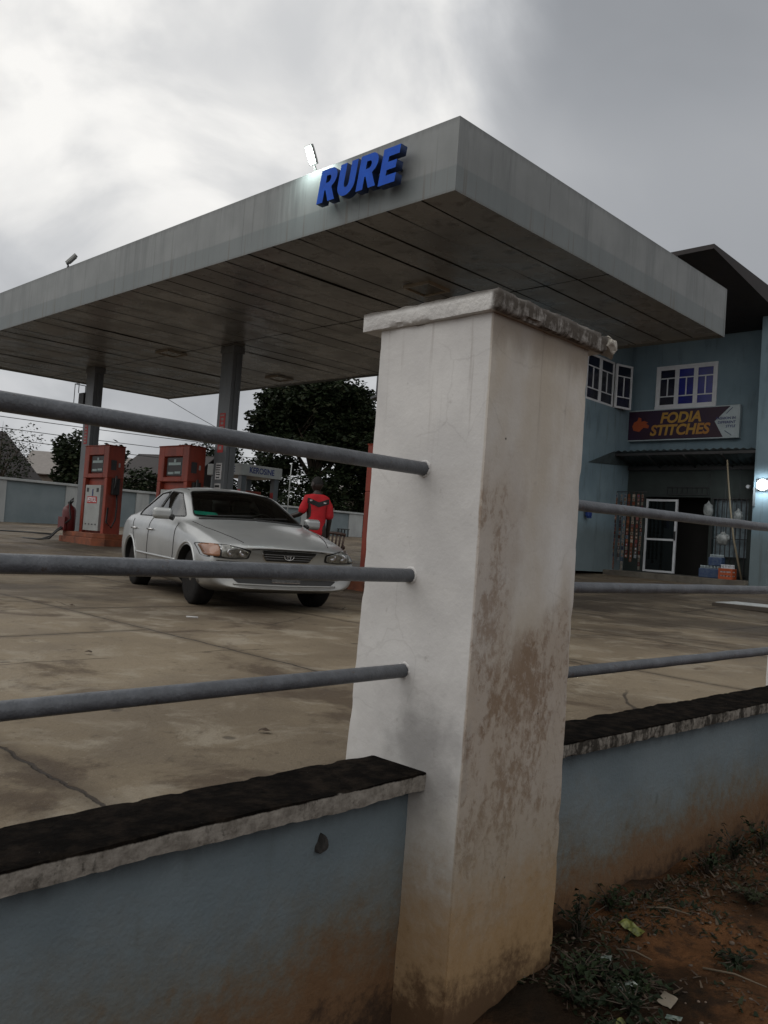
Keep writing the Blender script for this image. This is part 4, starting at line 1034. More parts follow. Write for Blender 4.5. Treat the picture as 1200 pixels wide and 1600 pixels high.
# the shop sign
sb = empty('shop_sign', bd.matrix_basis @ Vector((0, 0, 0)), BA, 'long purple shop sign with gold letters FODIA STITCHES', 'sign')
sx0, sx1, sz0, sz1 = -.06, 3.10, bz(4.80), bz(5.62)
b = MB(); b.box(sx0-.03, -.16, sz0-.03, sx1+.03, -.02, sz1+.03); b.build('frame', M_signwhite, sb, .008)
b = MB(); b.face([(sx0, -.164, sz0), (sx1-.38, -.164, sz0), (sx1-.62, -.164, (sz0+sz1)/2+.02), (sx1-.22, -.164, sz1), (sx0, -.164, sz1)]); b.build('purple_panel', M_purple, sb)
b = MB(); b.box(sx0, -.163, sz0, sx1, -.161, sz1); b.build('white_panel', M_signwhite, sb)
F = lambda x, z: face_M((x, -.168, z), (1, 0, 0), (0, -1, 0))
text('lettering', 'FODIA', .40, F(1.52, sz0+.58), M_gold, sb, .003, .014, .18, sx=.98)
text('lettering', 'STITCHES', .40, F(1.50, sz0+.24), M_gold, sb, .003, .014, .18, sx=.97)
for k, s_ in enumerate(('FASHION IN', 'DIFFERENT', 'STYLE')):
    text('small_lettering', s_, .095, F(3.03, sz0+.50-.11*k), M_navy, sb, .001, .002, .1, ax='RIGHT')
b = MB(); M0 = F(.36, sz0+.40); b.M = M0
b.prism([(-.20, -.12), (-.02, -.17), (.10, -.05), (.25, -.08), (.27, .0), (.17, .06), (.24, .09), (.12, .14), (.03, .12), (.02, .22), (-.06, .25), (-.09, .15), (-.19, .11), (-.24, .0)], 0, .004); b.build('emblem', M_orangep, sb)
b = MB(); b.M = F(0, 0); 
for p, q in (((sx1-.16, sz1-.04), (sx1-.32, sz1-.20)), ((sx1-.34, sz0+.17), (sx1-.16, sz0+.04))):
    b.tube([(p[0], p[1], .002), (q[0], q[1], .002)], .007, 4)
b.build('thread_lines', M_navy, sb)
# door, opening and barred window
b = MB()
for x in (.58, 1.44): b.box(x, .04, bz(1.09), x+.06, .10, bz(3.14))
for z in (1.09, 1.98, 3.08): b.box(.64, .04, bz(z), 1.44, .10, bz(z+.055))
dr = b.build('glass_door', M_whitefr, bd)
b = MB(); b.box(.64, .065, bz(1.14), 1.44, .075, bz(3.08)); b.build('pane', M_glass, dr)
b = MB(); b.box(1.455, .0, bz(2.0), 1.49, .04, bz(2.25)); b.build('handle', M_dark, dr)
b = MB(); b.box(2.52, .10, bz(1.62), 3.42, .12, bz(3.15)); b.build('pane', mat('pale_curtain_glass', (.20, .26, .29), .4, col2=(.10, .13, .15), scale=6), bd)
bg_ = MB()
for i in range(8): bg_.box(2.50+.125*i, -.05, bz(1.14), 2.522+.125*i, -.03, bz(3.18))
for z in (1.14, 1.62, 2.1, 2.6, 3.16): bg_.box(2.49, -.053, bz(z), 3.44, -.051+.03, bz(z+.022))
bg_.build('window_bars', M_dark, bd)
bg_ = MB()
for i in range(9): bg_.box(1.2+.14*i, -.03, bz(3.26), 1.212+.14*i, -.015, bz(3.46))
for z in (3.26, 3.46): bg_.box(1.18, -.033, bz(z), 2.36, -.013, bz(z+.02))
bg_.build('vent_grille', M_dark, bd)
b = MB(); b.box(3.87, -.985, bz(2.93), 3.92, -.951, bz(3.38)); b.build('trunking', M_column, bd)
BM = bd.matrix_basis.copy()
def shop(name, x, y, z, label, cat, group=None, rz=0): return empty(name, BM @ Vector((x, y, bz(z))), BA+rz, label, cat, group)
# lit wall floodlight
wlp = shop('wall_floodlight', 4.10, -.95, 3.45, 'square lit floodlight glaring white on the blue end wall', 'floodlight')
b = MB(); b.box(-.15, -.09, -.14, .15, -.04, .14); b.box(-.02, -.04, -.10, .02, 0, .10); b.build('housing', M_dark, wlp, .01)
b = MB(); b.lathe([(.125, -.098), (.135, -.094), (.135, -.091)], axis='y', seg=28); b.build('lens', M_wlamp, wlp)
l = bpy.data.lights.new('wall_lamp', 'SPOT'); l.energy = 55; l.spot_size = rad(165); l.spot_blend = 1; l.color = (.85, .95, 1); l.shadow_soft_size = .15
lo = bpy.data.objects.new('wall_lamp', l); COL.objects.link(lo); lo.parent = wlp; lo.location = (0, -.22, 0); lo.rotation_euler = (rad(75), 0, 0)
cm = shop('security_camera', 3.45, -.06, 3.48, 'small white camera high on the dark porch wall', 'camera')
b = MB(); b.lathe([(.045, -.16), (.05, -.13), (.05, -.02), (.03, 0)], axis='y', seg=12); b.build('camera_body', M_whitefr, cm); b = MB(); b.box(-.03, 0, -.03, .03, .055, .03); b.build('mount', M_dark, cm)
# sachet strips
rnd = random.Random(8); cmats = [mat('sachet_orange', (.20, .06, .02), .3), mat('sachet_red', (.16, .022, .015), .3), mat('sachet_cream', (.28, .23, .18), .3), mat('sachet_silver', (.26, .28, .30), .25, .3), mat('sachet_blue', (.04, .06, .13), .3), mat('sachet_brown', (.07, .035, .02), .4)]
where = ['leftmost', 'second from the left', 'third from the left', 'fourth from the left', 'middle right', 'third from the door', 'second from the door', 'nearest the glass door']
kinds = [(2, 5, 5), (0, 5, 1), (5, 3, 1), (2, 3, 4), (0, 1, 0), (0, 2, 0), (5, 1, 5), (2, 1, 5)]
b = MB(); b.tube([(-.17, 0, 0), (.86, 0, 0)], .012, 6); o = b.build('hanging_rod', M_dark); o.location = BM @ Vector((.03, -.6, bz(3.28))); o.rotation_euler = (0, 0, BA); tag(o, 'thin dark rod the sachet strips hang from', 'rod')
for k in range(8):
    x = -.12+k*.128
    b = MB(); b.tube([(0, 0, 0), (0, 0, -.06)], .003, 4); z = -.05; n_ = rnd.randint(17, 21); kd = kinds[k]
    for i in range(n_):
        h = .105; tl = rnd.uniform(-.01, .012); b.mi = kd[0] if rnd.random() < .5 else (kd[1] if rnd.random() < .6 else rnd.choice((kd[2], 2, 3)))
        y = math.sin(i*.7+k)*.008
        b.face([(-.036, y, z-.006), (.036, y+tl, z-.006), (.036, y+tl, z-h+.006), (-.036, y, z-h+.006)])
        b.mi = 3 if i > n_-5 else rnd.choice((2, 5, 0, 2, 4, 1))
        b.face([(-.012, y-.008, z-.03), (.018, y-.008+tl, z-.03), (.018, y-.012+tl, z-h+.03), (-.012, y-.012, z-h+.03)])
        b.mi = kd[0]; z -= h
    o = b.build('sachet_strip', cmats); o.location = BM @ Vector((x, -.6+rnd.uniform(-.05, .05), bz(3.27))); o.rotation_euler = (0, 0, BA+rnd.uniform(-.3, .3))
    tag(o, 'hanging strip of small sachets, %s of the eight' % where[k], 'sachet strip', 'sachet strips hanging by the shop door')
# packs and crate on the porch
def bottle_pack(x, y, z, w, h, d, label, m_, caps, kind='bottle pack', g='blue wrapped bottle packs on the porch', name='bottle_pack'):
    r = shop(name, x, y, z, label, kind, g)
    b = MB(); b.box(-w/2, -d/2, 0, w/2, d/2, h); b.build('wrap', m_, r, .02)
    b = MB()
    nx, ny = max(2, int(w/.085)), max(2, int(d/.085))
    for i in range(nx):
        for j in range(ny):
            cx, cy = -w/2+(i+.5)*w/nx, -d/2+(j+.5)*d/ny
            b.lathe([(.026, h), (.012, h+.045), (.015, h+.05), (.015, h+.07)], (cx, cy, 0), seg=8)
    b.build('bottle_tops', caps, r); r_ = r.children[-1]; r_['kind'] = 'stuff'
bottle_pack(2.86, -.78, 1.07, .52, .24, .34, 'lower blue wrapped pack of bottles under the barred window', M_bluecrate, M_signwhite)
bottle_pack(2.98, -.76, 1.385, .34, .22, .26, 'upper blue wrapped pack of bottles standing on another', M_bluecrate, M_signwhite)
cr = shop('bottle_crate', 3.32, -.90, 1.07, 'orange red crate of bottles beside the blue packs', 'crate')
b = MB(); w, d, h = .17, .14, .27
for z in (0, .10, .20): 
    b.box(-w, -d, z, w, -d+.02, z+.07); b.box(-w, d-.02, z, w, d, z+.07); b.box(-w, -d+.02, z, -w+.02, d-.02, z+.07); b.box(w-.02, -d+.02, z, w, d-.02, z+.07)
for sx in (-1, 1):
    for sy in (-1, 1): b.box(sx*(w-.035), sy*(d-.035), 0, sx*(w+.003), sy*(d+.003), h)
b.box(-w+.01, -d+.01, .0, w-.01, d-.01, .015); b.build('crate_body', M_orangep, cr)
for i in range(4):
    for j in range(3):
        b = MB(); b.lathe([(.03, .02), (.032, .2), (.013, .29), (.013, .345), (.017, .35), (.017, .365)], (-.12+.08*i, -.09+.09*j, 0), seg=10); b.build('bottle', M_whitefr, cr)
def blob_bag(name, x, y, z, rx, rz, label, seed, cord):
    r = shop(name, x, y, z, label, 'bag', None)
    b = MB(); bmesh.ops.create_icosphere(b.bm, subdivisions=4, radius=1)
    for v in b.bm.verts:
        p = v.co.copy(); n_ = noise.noise(p*2.6+Vector((seed, 0, 0)))*.16 + noise.noise(p*7)*.06
        v.co = Vector((p.x*rx, p.y*rx*.8, p.z*rz))*(1+n_)
        if p.z > .6: v.co.x *= .55; v.co.y *= .55
    b.build('bag', M_whiteplastic, r, smooth=True)
    b = MB(); b.tube([(0, 0, rz*.9), (.01, 0, cord)], .006, 5); b.build('cord', M_dark, r)
blob_bag('hanging_bag', 3.05, -.62, 2.10, .165, .17, 'round crumpled white plastic bag hanging before the barred window', 1, 2.1)
blob_bag('hanging_bag', 2.50, -.30, 2.85, .12, .22, 'limp white bag hanging at the left edge of the barred window', 5, 1.1)
blob_bag('hanging_bag', 3.28, -.30, 2.70, .11, .20, 'small white bag hanging at the right edge of the barred window', 9, 1.3)
b = MB(); pts = [(3.14, -.85, 4.10), (3.20, -.85, 3.55), (3.27, -.82, 2.9), (3.38, -.78, 2.1), (3.60, -.70, 1.08)]
b.tube([(x-3.14, y+.85, z-4.10) for x, y, z in pts], [.02, .022, .024, .026, .028], 8); o = b.build('bamboo_pole', M_bamboo); o.location = BM @ Vector((3.14, -.85, bz(4.10))); o.rotation_euler = (0, 0, BA); tag(o, 'bent bamboo pole leaning under the porch awning', 'pole')
b = MB(); b.box(-.10, -.10, -.16, .10, 0, .12); b.box(-.07, -.12, -.2, .07, -.02, -.16); o = b.build('blue_box', mat('blue_plastic', (.02, .05, .22), .5), None, .03); o.location = BM @ Vector((.06, -2.28, bz(2.62))); o.rotation_euler = (0, 0, BA+math.pi/2); tag(o, 'small blue box on the wing wall beside the white pillar', 'box')
# raised concrete cover on the forecourt
b = MB(); b.mi = 0; b.box(-.05, -.0, .0, 1.35, 1.1, .075); b.mi = 1; b.box(0.0, .04, .075, 1.3, 1.06, .088); o = b.build('tank_cover', [mat('cover_edge', (.09, .075, .06), .9), mat('cover_top', (.50, .52, .52), .6, col2=(.36, .37, .36), scale=9)], None, .006)
o.location = (6.10, 14.9, gz(14.4)+.01); o.rotation_euler = (0, 0, FA); tag(o, 'raised pale topped tank cover on the forecourt by the shop', 'cover')

# ------------------------------------------------------------------ silver saloon car
def car_glass():
    M = bpy.data.materials.new('car_glass'); M.use_nodes = True; nt = M.node_tree; N = nt.nodes; L = nt.links; N.clear()
    out = N.new('ShaderNodeOutputMaterial'); t = N.new('ShaderNodeBsdfTransparent'); t.inputs[0].default_value = (.52, .56, .54, 1)
    g = N.new('ShaderNodeBsdfGlossy'); g.inputs['Roughness'].default_value = .03; g.inputs['Color'].default_value = (.9, .9, .9, 1)
    f = N.new('ShaderNodeFresnel'); f.inputs[0].default_value = 1.6; mx = N.new('ShaderNodeMixShader')
    L.new(f.outputs[0], mx.inputs[0]); L.new(t.outputs[0], mx.inputs[1]); L.new(g.outputs[0], mx.inputs[2]); L.new(mx.outputs[0], out.inputs[0]); return M
M_cg = car_glass()
def build_car(loc, yaw):
    root = empty('parked_car', loc, yaw, 'silver four door saloon car standing by the pumps', 'car')
    # half sections: (X, sweep, [(y,z) x 9 from bottom side to roof centre])
    S = [
     (2.385, .15, [(.44, .265), (.74, .280), (.80, .37), (.81, .48), (.785, .560), (.70, .625), (.50, .668), (.25, .686), (0, .691)]),
     (2.34, .14, [(.45, .24), (.79, .250), (.85, .36), (.86, .50), (.84, .600), (.74, .668), (.52, .705), (.27, .724), (0, .729)]),
     (2.12, .09, [(.50, .21), (.81, .22), (.875, .36), (.882, .54), (.86, .665), (.765, .738), (.55, .768), (.28, .785), (0, .790)]),
     (1.80, .06, [(.50, .17), (.82, .18), (.875, .38), (.885, .58), (.865, .735), (.775, .805), (.58, .842), (.30, .862), (0, .868)]),
     (1.435, .02, [(.50, .17), (.83, .18), (.885, .38), (.89, .60), (.875, .79), (.79, .868), (.60, .905), (.30, .93), (0, .936)]),
     (1.18, .02, [(.50, .17), (.83, .18), (.888, .38), (.893, .60), (.88, .82), (.80, .905), (.64, .945), (.32, .972), (0, .978)]),
     (.98, .02, [(.50, .17), (.83, .18), (.888, .38), (.893, .60), (.882, .83), (.81, .92), (.70, 1.00), (.36, 1.055), (0, 1.07)]),
     (.62, .02, [(.50, .17), (.83, .18), (.888, .38), (.893, .60), (.884, .845), (.82, .935), (.66, 1.16), (.36, 1.235), (0, 1.25)]),
     (.28, .02, [(.50, .17), (.83, .18), (.888, .38), (.893, .60), (.885, .855), (.825, .945), (.625, 1.318), (.36, 1.372), (0, 1.388)]),
     (-.15, .0, [(.50, .17), (.83, .18), (.888, .38), (.893, .60), (.885, .865), (.825, .955), (.62, 1.352), (.36, 1.400), (0, 1.414)]),
     (-.62, .0, [(.50, .17), (.83, .18), (.888, .38), (.893, .60), (.885, .875), (.825, .962), (.62, 1.338), (.36, 1.385), (0, 1.400)]),
     (-1.00, .0, [(.50, .17), (.83, .18), (.886, .38), (.892, .60), (.883, .885), (.82, .97), (.62, 1.27), (.36, 1.315), (0, 1.33)]),
     (-1.35, -.02, [(.50, .18), (.82, .19), (.88, .38), (.888, .60), (.878, .89), (.81, .985), (.66, 1.11), (.38, 1.165), (0, 1.18)]),
     (-1.68, -.03, [(.50, .18), (.81, .19), (.87, .38), (.88, .60), (.866, .885), (.79, .985), (.68, 1.02), (.38, 1.045), (0, 1.055)]),
     (-2.05, -.08, [(.50, .20), (.77, .21), (.845, .38), (.855, .60), (.835, .86), (.75, .965), (.62, .99), (.36, 1.01), (0, 1.018)]),
     (-2.30, -.18, [(.46, .24), (.68, .26), (.78, .40), (.79, .60), (.76, .82), (.68, .93), (.56, .965), (.32, .985), (0, .99)]),
     (-2.38, -.20, [(.42, .28), (.58, .30), (.66, .42), (.68, .58), (.64, .76), (.58, .84), (.48, .87), (.28, .885), (0, .89)]),
    ]
    bm = bmesh.new(); rings = []
    for X, sw, pts in S:
        def P(y, z, s): return bm.verts.new((X - sw*(y/.8)**2, s*y, z))
        L = [P(y, z, 1) for y, z in pts[:-1]]; R_ = [P(y, z, -1) for y, z in pts[:-1]]; top = P(0, pts[-1][1], 1); bot = P(0, pts[0][1]-.005, 1)
        rings.append([bot]+L+[top]+R_[::-1])
    n = len(rings[0])
    for i in range(len(rings)-1):
        for k in range(n): bm.faces.new((rings[i][k], rings[i][(k+1) % n], rings[i+1][(k+1) % n], rings[i+1][k]))
    for rg in (rings[0], rings[-1]):
        m_ = len(S[0][2])-1      # 8 side points each side
        bot, top = rg[0], rg[m_+1]; L = rg[1:m_+1]; R_ = rg[m_+2:][::-1]
        bm.faces.new((bot, L[0], R_[0]))
        for k in range(m_-1): bm.faces.new((L[k], L[k+1], R_[k+1], R_[k]))
        bm.faces.new((top, R_[-1], L[-1]))
    cl = bm.edges.layers.float.new('crease_edge')
    bmesh.ops.recalc_face_normals(bm, faces=bm.faces)
    # crease the belt line, roof rail, hood edge a little
    for i in range(len(rings)-1):
        for k, cr_ in ((6, .6), (7, .5), (5, .25), (3, .15)):
            for kk in (k, n-k):
                e = bm.edges.get((rings[i][kk], rings[i+1][kk]))
                if e: e[cl] = cr_
    me = bpy.data.meshes.new('body'); bm.to_mesh(me); bm.free(); me.materials.append(M_car); me.materials.append(M_black)
    o = bpy.data.objects.new('body', me); COL.objects.link(o)
    s = o.modifiers.new('s', 'SUBSURF'); s.levels = s.render_levels = 3
    bpy.context.view_layer.update()
    me1 = bpy.data.meshes.new_from_object(o.evaluated_get(bpy.context.evaluated_depsgraph_get()))
    bm = bmesh.new(); bm.from_mesh(me1); bvh = BVHTree.FromBMesh(bm)
    me1.materials.clear()
    for q in (M_car, M_interior, M_black): me1.materials.append(q)
    o.modifiers.clear(); o.data = me1
    def rp(poly, r=.02, n=3):   # round the outline's corners
        out = []; m_ = len(poly)
        for i in range(m_):
            p = Vector(poly[i]); a = Vector(poly[i-1]); c = Vector(poly[(i+1) % m_])
            d1_ = (a-p); d2_ = (c-p); ra = min(r, d1_.length*.45, d2_.length*.45)
            s0 = p+d1_.normalized()*ra; s1 = p+d2_.normalized()*ra
            for k in range(n+1):
                t = k/n; q = s0*(1-t)**2 + p*2*t*(1-t) + s1*t*t; out.append((q.x, q.y))
        return out
    ws = [(-.69, .99), (.69, .99), (.545, 1.312), (.28, 1.34), (0, 1.348), (-.28, 1.34), (-.545, 1.312)]
    rs_ = [(-.62, 1.085), (.62, 1.085), (.49, 1.285), (-.49, 1.285)]
    fr = [(.87, .985), (.56, 1.14), (.27, 1.285), (-.16, 1.312), (-.25, .975)]
    rr = [(-.31, .975), (-.21, 1.312), (-.64, 1.290), (-1.16, 1.07), (-1.12, .985)]
    cutters = []
    def add_cut(c):
        cutters.append(c); bo = o.modifiers.new('b', 'BOOLEAN'); bo.operation = 'DIFFERENCE'; bo.object = c; bo.solver = 'EXACT'; bo.material_mode = 'TRANSFER'
    b = MB(); lv = [(.50, -1.25, .80, .74), (.93, -1.45, .92, .755), (1.10, -1.22, .60, .66), (1.31, -.80, .14, .49)]
    rr_ = [[b._v((x, y, z)) for x, y in ((x0, -w), (x1, -w), (x1, w), (x0, w))] for z, x0, x1, w in lv]
    b.bm.faces.new(rr_[0][::-1]); b.bm.faces.new(rr_[-1])
    for i in range(3):
        for k in range(4): b.bm.faces.new((rr_[i][k], rr_[i][(k+1) % 4], rr_[i+1][(k+1) % 4], rr_[i+1][k]))
    add_cut(b.build('cut', M_interior))
    b = MB(Matrix(((0, 1, 0, 0), (1, 0, 0, 0), (0, 0, 1, 0), (0, 0, 0, 1)))); b.prism_y(rp(ws, .05), .05, 1.6); add_cut(b.build('cut', M_interior))
    b = MB(Matrix(((0, 1, 0, 0), (1, 0, 0, 0), (0, 0, 1, 0), (0, 0, 0, 1)))); b.prism_y(rp(rs_, .05), -2.1, -.70); add_cut(b.build('cut', M_interior))
    for s in (-1, 1):
        for pp in (fr, rr): b = MB(); b.prism_y(rp(pp, .035), s*.42, s*1.2); add_cut(b.build('cut', M_interior))
    for cx in (1.435, -1.235):
        for sy in (-1, 1):
            b = MB(); b.lathe([(.345, sy*.50), (.345, sy*1.05)], (cx, 0, .325), 'y', 48)
            b.box(cx-.355, sy*.50, -.2, cx+.355, sy*1.05, .325) if False else None
            add_cut(b.build('cut', M_black))
    bpy.context.view_layer.update()
    me2 = bpy.data.meshes.new_from_object(o.evaluated_get(bpy.context.evaluated_depsgraph_get()))
    o.modifiers.clear(); o.data = me2; o.parent = root
    for f in me2.polygons: f.use_smooth = True
    try: me2.set_sharp_from_angle(angle=rad(40))
    except Exception: pass
    for c in cutters: bpy.data.objects.remove(c)
    def conform(name, poly, axis, side, material, parent, res=.03, off=.004, thick=.0, curve=None):
        """lay a panel of the given outline on the body. axis 'x': poly in (y,z), side=+1 front; 'y': poly in (x,z)"""
        b_ = bmesh.new()
        vs = [b_.verts.new((0, p[0], p[1]) if axis == 'x' else (p[0], 0, p[1])) for p in poly]; b_.faces.new(vs)
        us = [p[0] for p in poly]; zs = [p[1] for p in poly]
        for c0, c1, nrm in ((min(us), max(us), (0, 1, 0) if axis == 'x' else (1, 0, 0)), (min(zs), max(zs), (0, 0, 1))):
            t = c0+res
            while t < c1:
                bmesh.ops.bisect_plane(b_, geom=b_.verts[:]+b_.edges[:]+b_.faces[:], plane_co=Vector(nrm)*t, plane_no=nrm); t += res
        bmesh.ops.triangulate(b_, faces=b_.faces)
        for v in b_.verts:
            if axis == 'x': o_, d = Vector((side*4, v.co.y, v.co.z)), Vector((-side, 0, 0))
            else: o_, d = Vector((v.co.x, side*3, v.co.z)), Vector((0, -side, 0))
            h = bvh.ray_cast(o_, d)
            if h[0] is None: h = bvh.find_nearest(Vector((v.co.x or side*2.3, v.co.y or side*.8, v.co.z)))
            nn = h[1]; nn = nn if nn.dot(-d) > 0 else -nn
            v.co = h[0] + nn*off
        want = Vector((side, 0, .2)) if axis == 'x' else Vector((0, side, .2))
        for f in b_.faces:
            f.smooth = True; f.normal_update()
            if f.normal.dot(want) < 0: f.normal_flip()
        m2 = bpy.data.meshes.new(name); b_.to_mesh(m2); b_.free(); m2.materials.append(material)
        ob = bpy.data.objects.new(name, m2); COL.objects.link(ob); ob.parent = parent
        if thick: so_ = ob.modifiers.new('t', 'SOLIDIFY'); so_.thickness = thick; so_.offset = 1
        return ob
    def strip(name, pts, axis, side, material, parent, w=.004, off=.0015):
        """thin line pressed on the body"""
        P = []
        for i in range(len(pts)-1):
            for k in range(10): P.append((pts[i][0]+(pts[i+1][0]-pts[i][0])*k/10, pts[i][1]+(pts[i+1][1]-pts[i][1])*k/10))
        P.append(pts[-1]); Q = []
        for u, z in P:
            if axis == 'x': h = bvh.ray_cast(Vector((side*4, u, z)), Vector((-side, 0, 0)))
            elif axis == 'y': h = bvh.ray_cast(Vector((u, side*3, z)), Vector((0, -side, 0)))
            else: h = bvh.ray_cast(Vector((u, z, 4)), Vector((0, 0, -1)))
            if h[0] is not None: Q.append(h[0]+h[1]*off)
        if len(Q) > 1:
            b_ = MB(); b_.tube(Q, w, 5); return b_.build(name, material, parent)
    # glass: windscreen, rear screen, side windows with black seals beneath
    def ring(name, poly, axis, side, w=.008):
        q = rp(poly, .045); q.append(q[0]); strip(name, q, axis, side, M_black, root, w, -.001)
    ring('windscreen_seal', ws, 'x', 1); ring('rear_screen_seal', rs_, 'x', -1)
    conform('windscreen', rp(ws, .05), 'x', 1, M_cg, root, .04, -.004)
    conform('rear_screen', rp(rs_, .05), 'x', -1, M_cg, root, .05, -.004)
    # cabin
    b = MB(); b.box(.55, -.70, .60, 1.0, .70, .93); b.build('dashboard', M_dark, root, .04)
    b = MB(Matrix.Translation((.46, .36, .93)) @ Matrix.Rotation(rad(-65), 4, 'Y')); b.tube([(.17*math.cos(rad(a)), .17*math.sin(rad(a)), 0) for a in range(0, 361, 20)], .012, 6, False); b.build('steering_wheel', M_dark, root)
    for x, y, w in ((-.10, -.36, .24), (-.10, .36, .24), (-.95, -.0, .62)):
        b = MB(); b.box(x-.05, -w+y, .52, x+.45, w+y, .66); st = b.build('seat', M_seat, root, .04, seg=3)
        b = MB(Matrix.Translation((x-.05, y, .60)) @ Matrix.Rotation(rad(-14), 4, 'Y')); b.box(-.07, -w, 0, .06, w, .50); b.build('seat_back', M_seat, st, .05, seg=3)
        for hy in ((0,) if w < .5 else (-.36, .36)):
            b = MB(Matrix.Translation((x-.17, y+hy, 1.09)) @ Matrix.Rotation(rad(-10), 4, 'Y')); b.box(-.05, -.13, 0, .05, .13, .17); b.build('headrest', M_seat, st, .045, seg=3)
    for s in (-1, 1):
        ring('window_seal', fr, 'y', s, .009); ring('window_seal', rr, 'y', s, .009)
        conform('side_window', rp(fr, .035), 'y', s, M_cg, root, .05, -.004)
        conform('side_window', rp(rr, .035), 'y', s, M_cg, root, .05, -.004)
        # pale seats glimpsed through the glass
        # shut lines
        for pts in ([(.90, .90), (.92, .60), (.90, .30)], [(-.28, .95), (-.29, .60), (-.28, .28)], [(-1.22, .93), (-1.12, .75), (-.92, .55), (-.88, .30)], [(.90, .29), (0, .275), (-.88, .29)]):
            strip('shut_line', pts, 'y', s, M_darkgap, root, .0045)
        strip('rub_strip', [(1.05, .475), (0, .48), (-.85, .485)], 'y', s, M_car, root, .016, .002)
        for x in (-.16, -1.02):
            h = bvh.ray_cast(Vector((x, s*3, .80)), Vector((0, -s, 0)))[0]
            b = MB(); b.tube([(x+.09, h.y, .80), (x+.07, h.y+s*.028, .802), (x-.07, h.y+s*.028, .802), (x-.09, h.y, .80)], .015, 8); b.build('door_handle', M_chrome if s < 0 else M_car, root)
        # mirror
        b = MB(Matrix.Translation((.70, s*.985, 1.005)) @ Matrix.Rotation(s*.18, 4, 'Z')); b.box(-.055, -.115, -.070, .055, .115, .068)
        mo = b.build('door_mirror', M_car, root, .045, seg=5)
        b = MB(); b.tube([(.76, s*.86, .955), (.72, s*.93, .985)], .035, 8); b.build('mirror_arm', M_black, mo)
        b = MB(Matrix.Translation((.638, s*.985, 1.005)) @ Matrix.Rotation(s*.18, 4, 'Z')); b.box(-.004, -.09, -.05, .004, .09, .05); b.build('mirror_glass', M_chrome, mo)
        # arches
        for cx in (1.435, -1.235):
            Q = []
            for k in range(25):
                t = rad(-8+196*k/24); x, z = cx+.372*math.cos(t), .325+.372*math.sin(t)
                h = bvh.ray_cast(Vector((x, s*3, z)), Vector((0, -s, 0)))
                if h[0] is not None and abs(h[0].y) > .7: Q.append(h[0]+Vector((0, s*.002, 0)))
            b = MB(); b.tube(Q, .016, 6); b.build('arch_lip', M_car, root)
        # lamps
        hl = [(s*.47, .575), (s*.45, .645), (s*.56, .672), (s*.68, .692), (s*.735, .694), (s*.745, .575), (s*.62, .565)]
        conform('lamp_surround', rp([(s*.445, .565), (s*.435, .655), (s*.56, .684), (s*.68, .704), (s*.872, .706), (s*.876, .565), (s*.62, .553)], .02), 'x', 1, M_black, root, .03, .002)
        lm = conform('headlight', rp(hl, .025), 'x', 1, M_lens, root, .02, .008, .006)
        for y in (.53, .66):
            h = bvh.ray_cast(Vector((4, s*y, .625)), Vector((-1, 0, 0)))[0]
            b = MB(Matrix.Translation((h.x+.012, s*y, .625)) @ Matrix.Rotation(-s*.35, 4, 'Z')); b.lathe([(.040, .0), (.043, .004), (.034, .006), (.010, .002)], axis='x', seg=20); b.build('reflector', M_chrome, lm)
        conform('indicator', rp([(s*.758, .577), (s*.750, .694), (s*.80, .700), (s*.866, .692), (s*.868, .577)], .02), 'x', 1, M_amber if s < 0 else M_lens, root, .02, .008, .006)
        conform('tail_light', rp([(s*.42, .73), (s*.42, .88), (s*.76, .90), (s*.78, .72)], .02), 'x', -1, mat('tail_lens', (.25, .01, .012), .2), root, .03, .006, .005)
        strip('bonnet_line', [(s*.435, .668), (s*.36, .680)], 'x', 1, M_darkgap, root, .004)
        Qp = [(2.2, s*.50), (1.9, s*.60), (1.5, s*.70), (1.12, s*.74)]
        strip('bonnet_line', Qp, 'z', 1, M_darkgap, root, .004)
    strip('bonnet_line', [(-.44, .668), (-.34, .676), (0, .684), (.34, .676), (.44, .668)], 'x', 1, M_darkgap, root, .005)
    strip('wiper_cowl', [(-.66, .965), (-.3, .985), (0, .99), (.3, .985), (.66, .965)], 'x', 1, M_black, root, .018)
    for y0, y1 in ((-.55, .0), (.0, .5)):
        strip('wiper', [(y0, 1.0), (y1, 1.03)], 'x', 1, M_black, root, .008, .012)
    # grille
    conform('grille_surround', rp([(-.330, .672), (.330, .672), (.262, .545), (-.262, .545)], .03), 'x', 1, M_chrome, root, .03, .004)
    gr = conform('grille', rp([(-.318, .664), (.318, .664), (.253, .553), (-.253, .553)], .02), 'x', 1, M_black, root, .03, .009)
    for z in (.580, .607, .634): 
        w_ = .25+(z-.553)*.6; strip('grille_bar', [(-w_, z), (w_, z)], 'x', 1, mat('grille_bar_grey', (.16, .16, .16), .35, .6), gr, .0065, .013)
    # the badge: three interlocking ovals
    hx = bvh.ray_cast(Vector((4, 0, .608)), Vector((-1, 0, 0)))[0].x + .024
    b = MB()
    def oval(ry, rz, cz, r): b.tube([(hx, ry*math.cos(rad(a)), .610+cz+rz*math.sin(rad(a))) for a in range(0, 361, 15)], r, 6, False)
    oval(.056, .037, 0, .0052); oval(.018, .034, -.001, .0042); oval(.040, .014, .016, .0042)
    b.build('badge', M_chrome, gr)
    # lower intake, bumper crease, plate
    conform('air_intake', rp([(-.62, .362), (.62, .362), (.54, .300), (-.54, .300)], .03), 'x', 1, M_black, root, .03, .003)
    strip('intake_trim', [(-.64, .378), (0, .366), (.64, .378)], 'x', 1, M_car, root, .012, .006)
    strip('intake_trim', [(-.60, .296), (0, .288), (.60, .296)], 'x', 1, M_car, root, .012, .004)
    strip('bumper_line', [(-.79, .535), (-.4, .525), (0, .522), (.4, .525), (.79, .535)], 'x', 1, M_darkgap, root, .004)
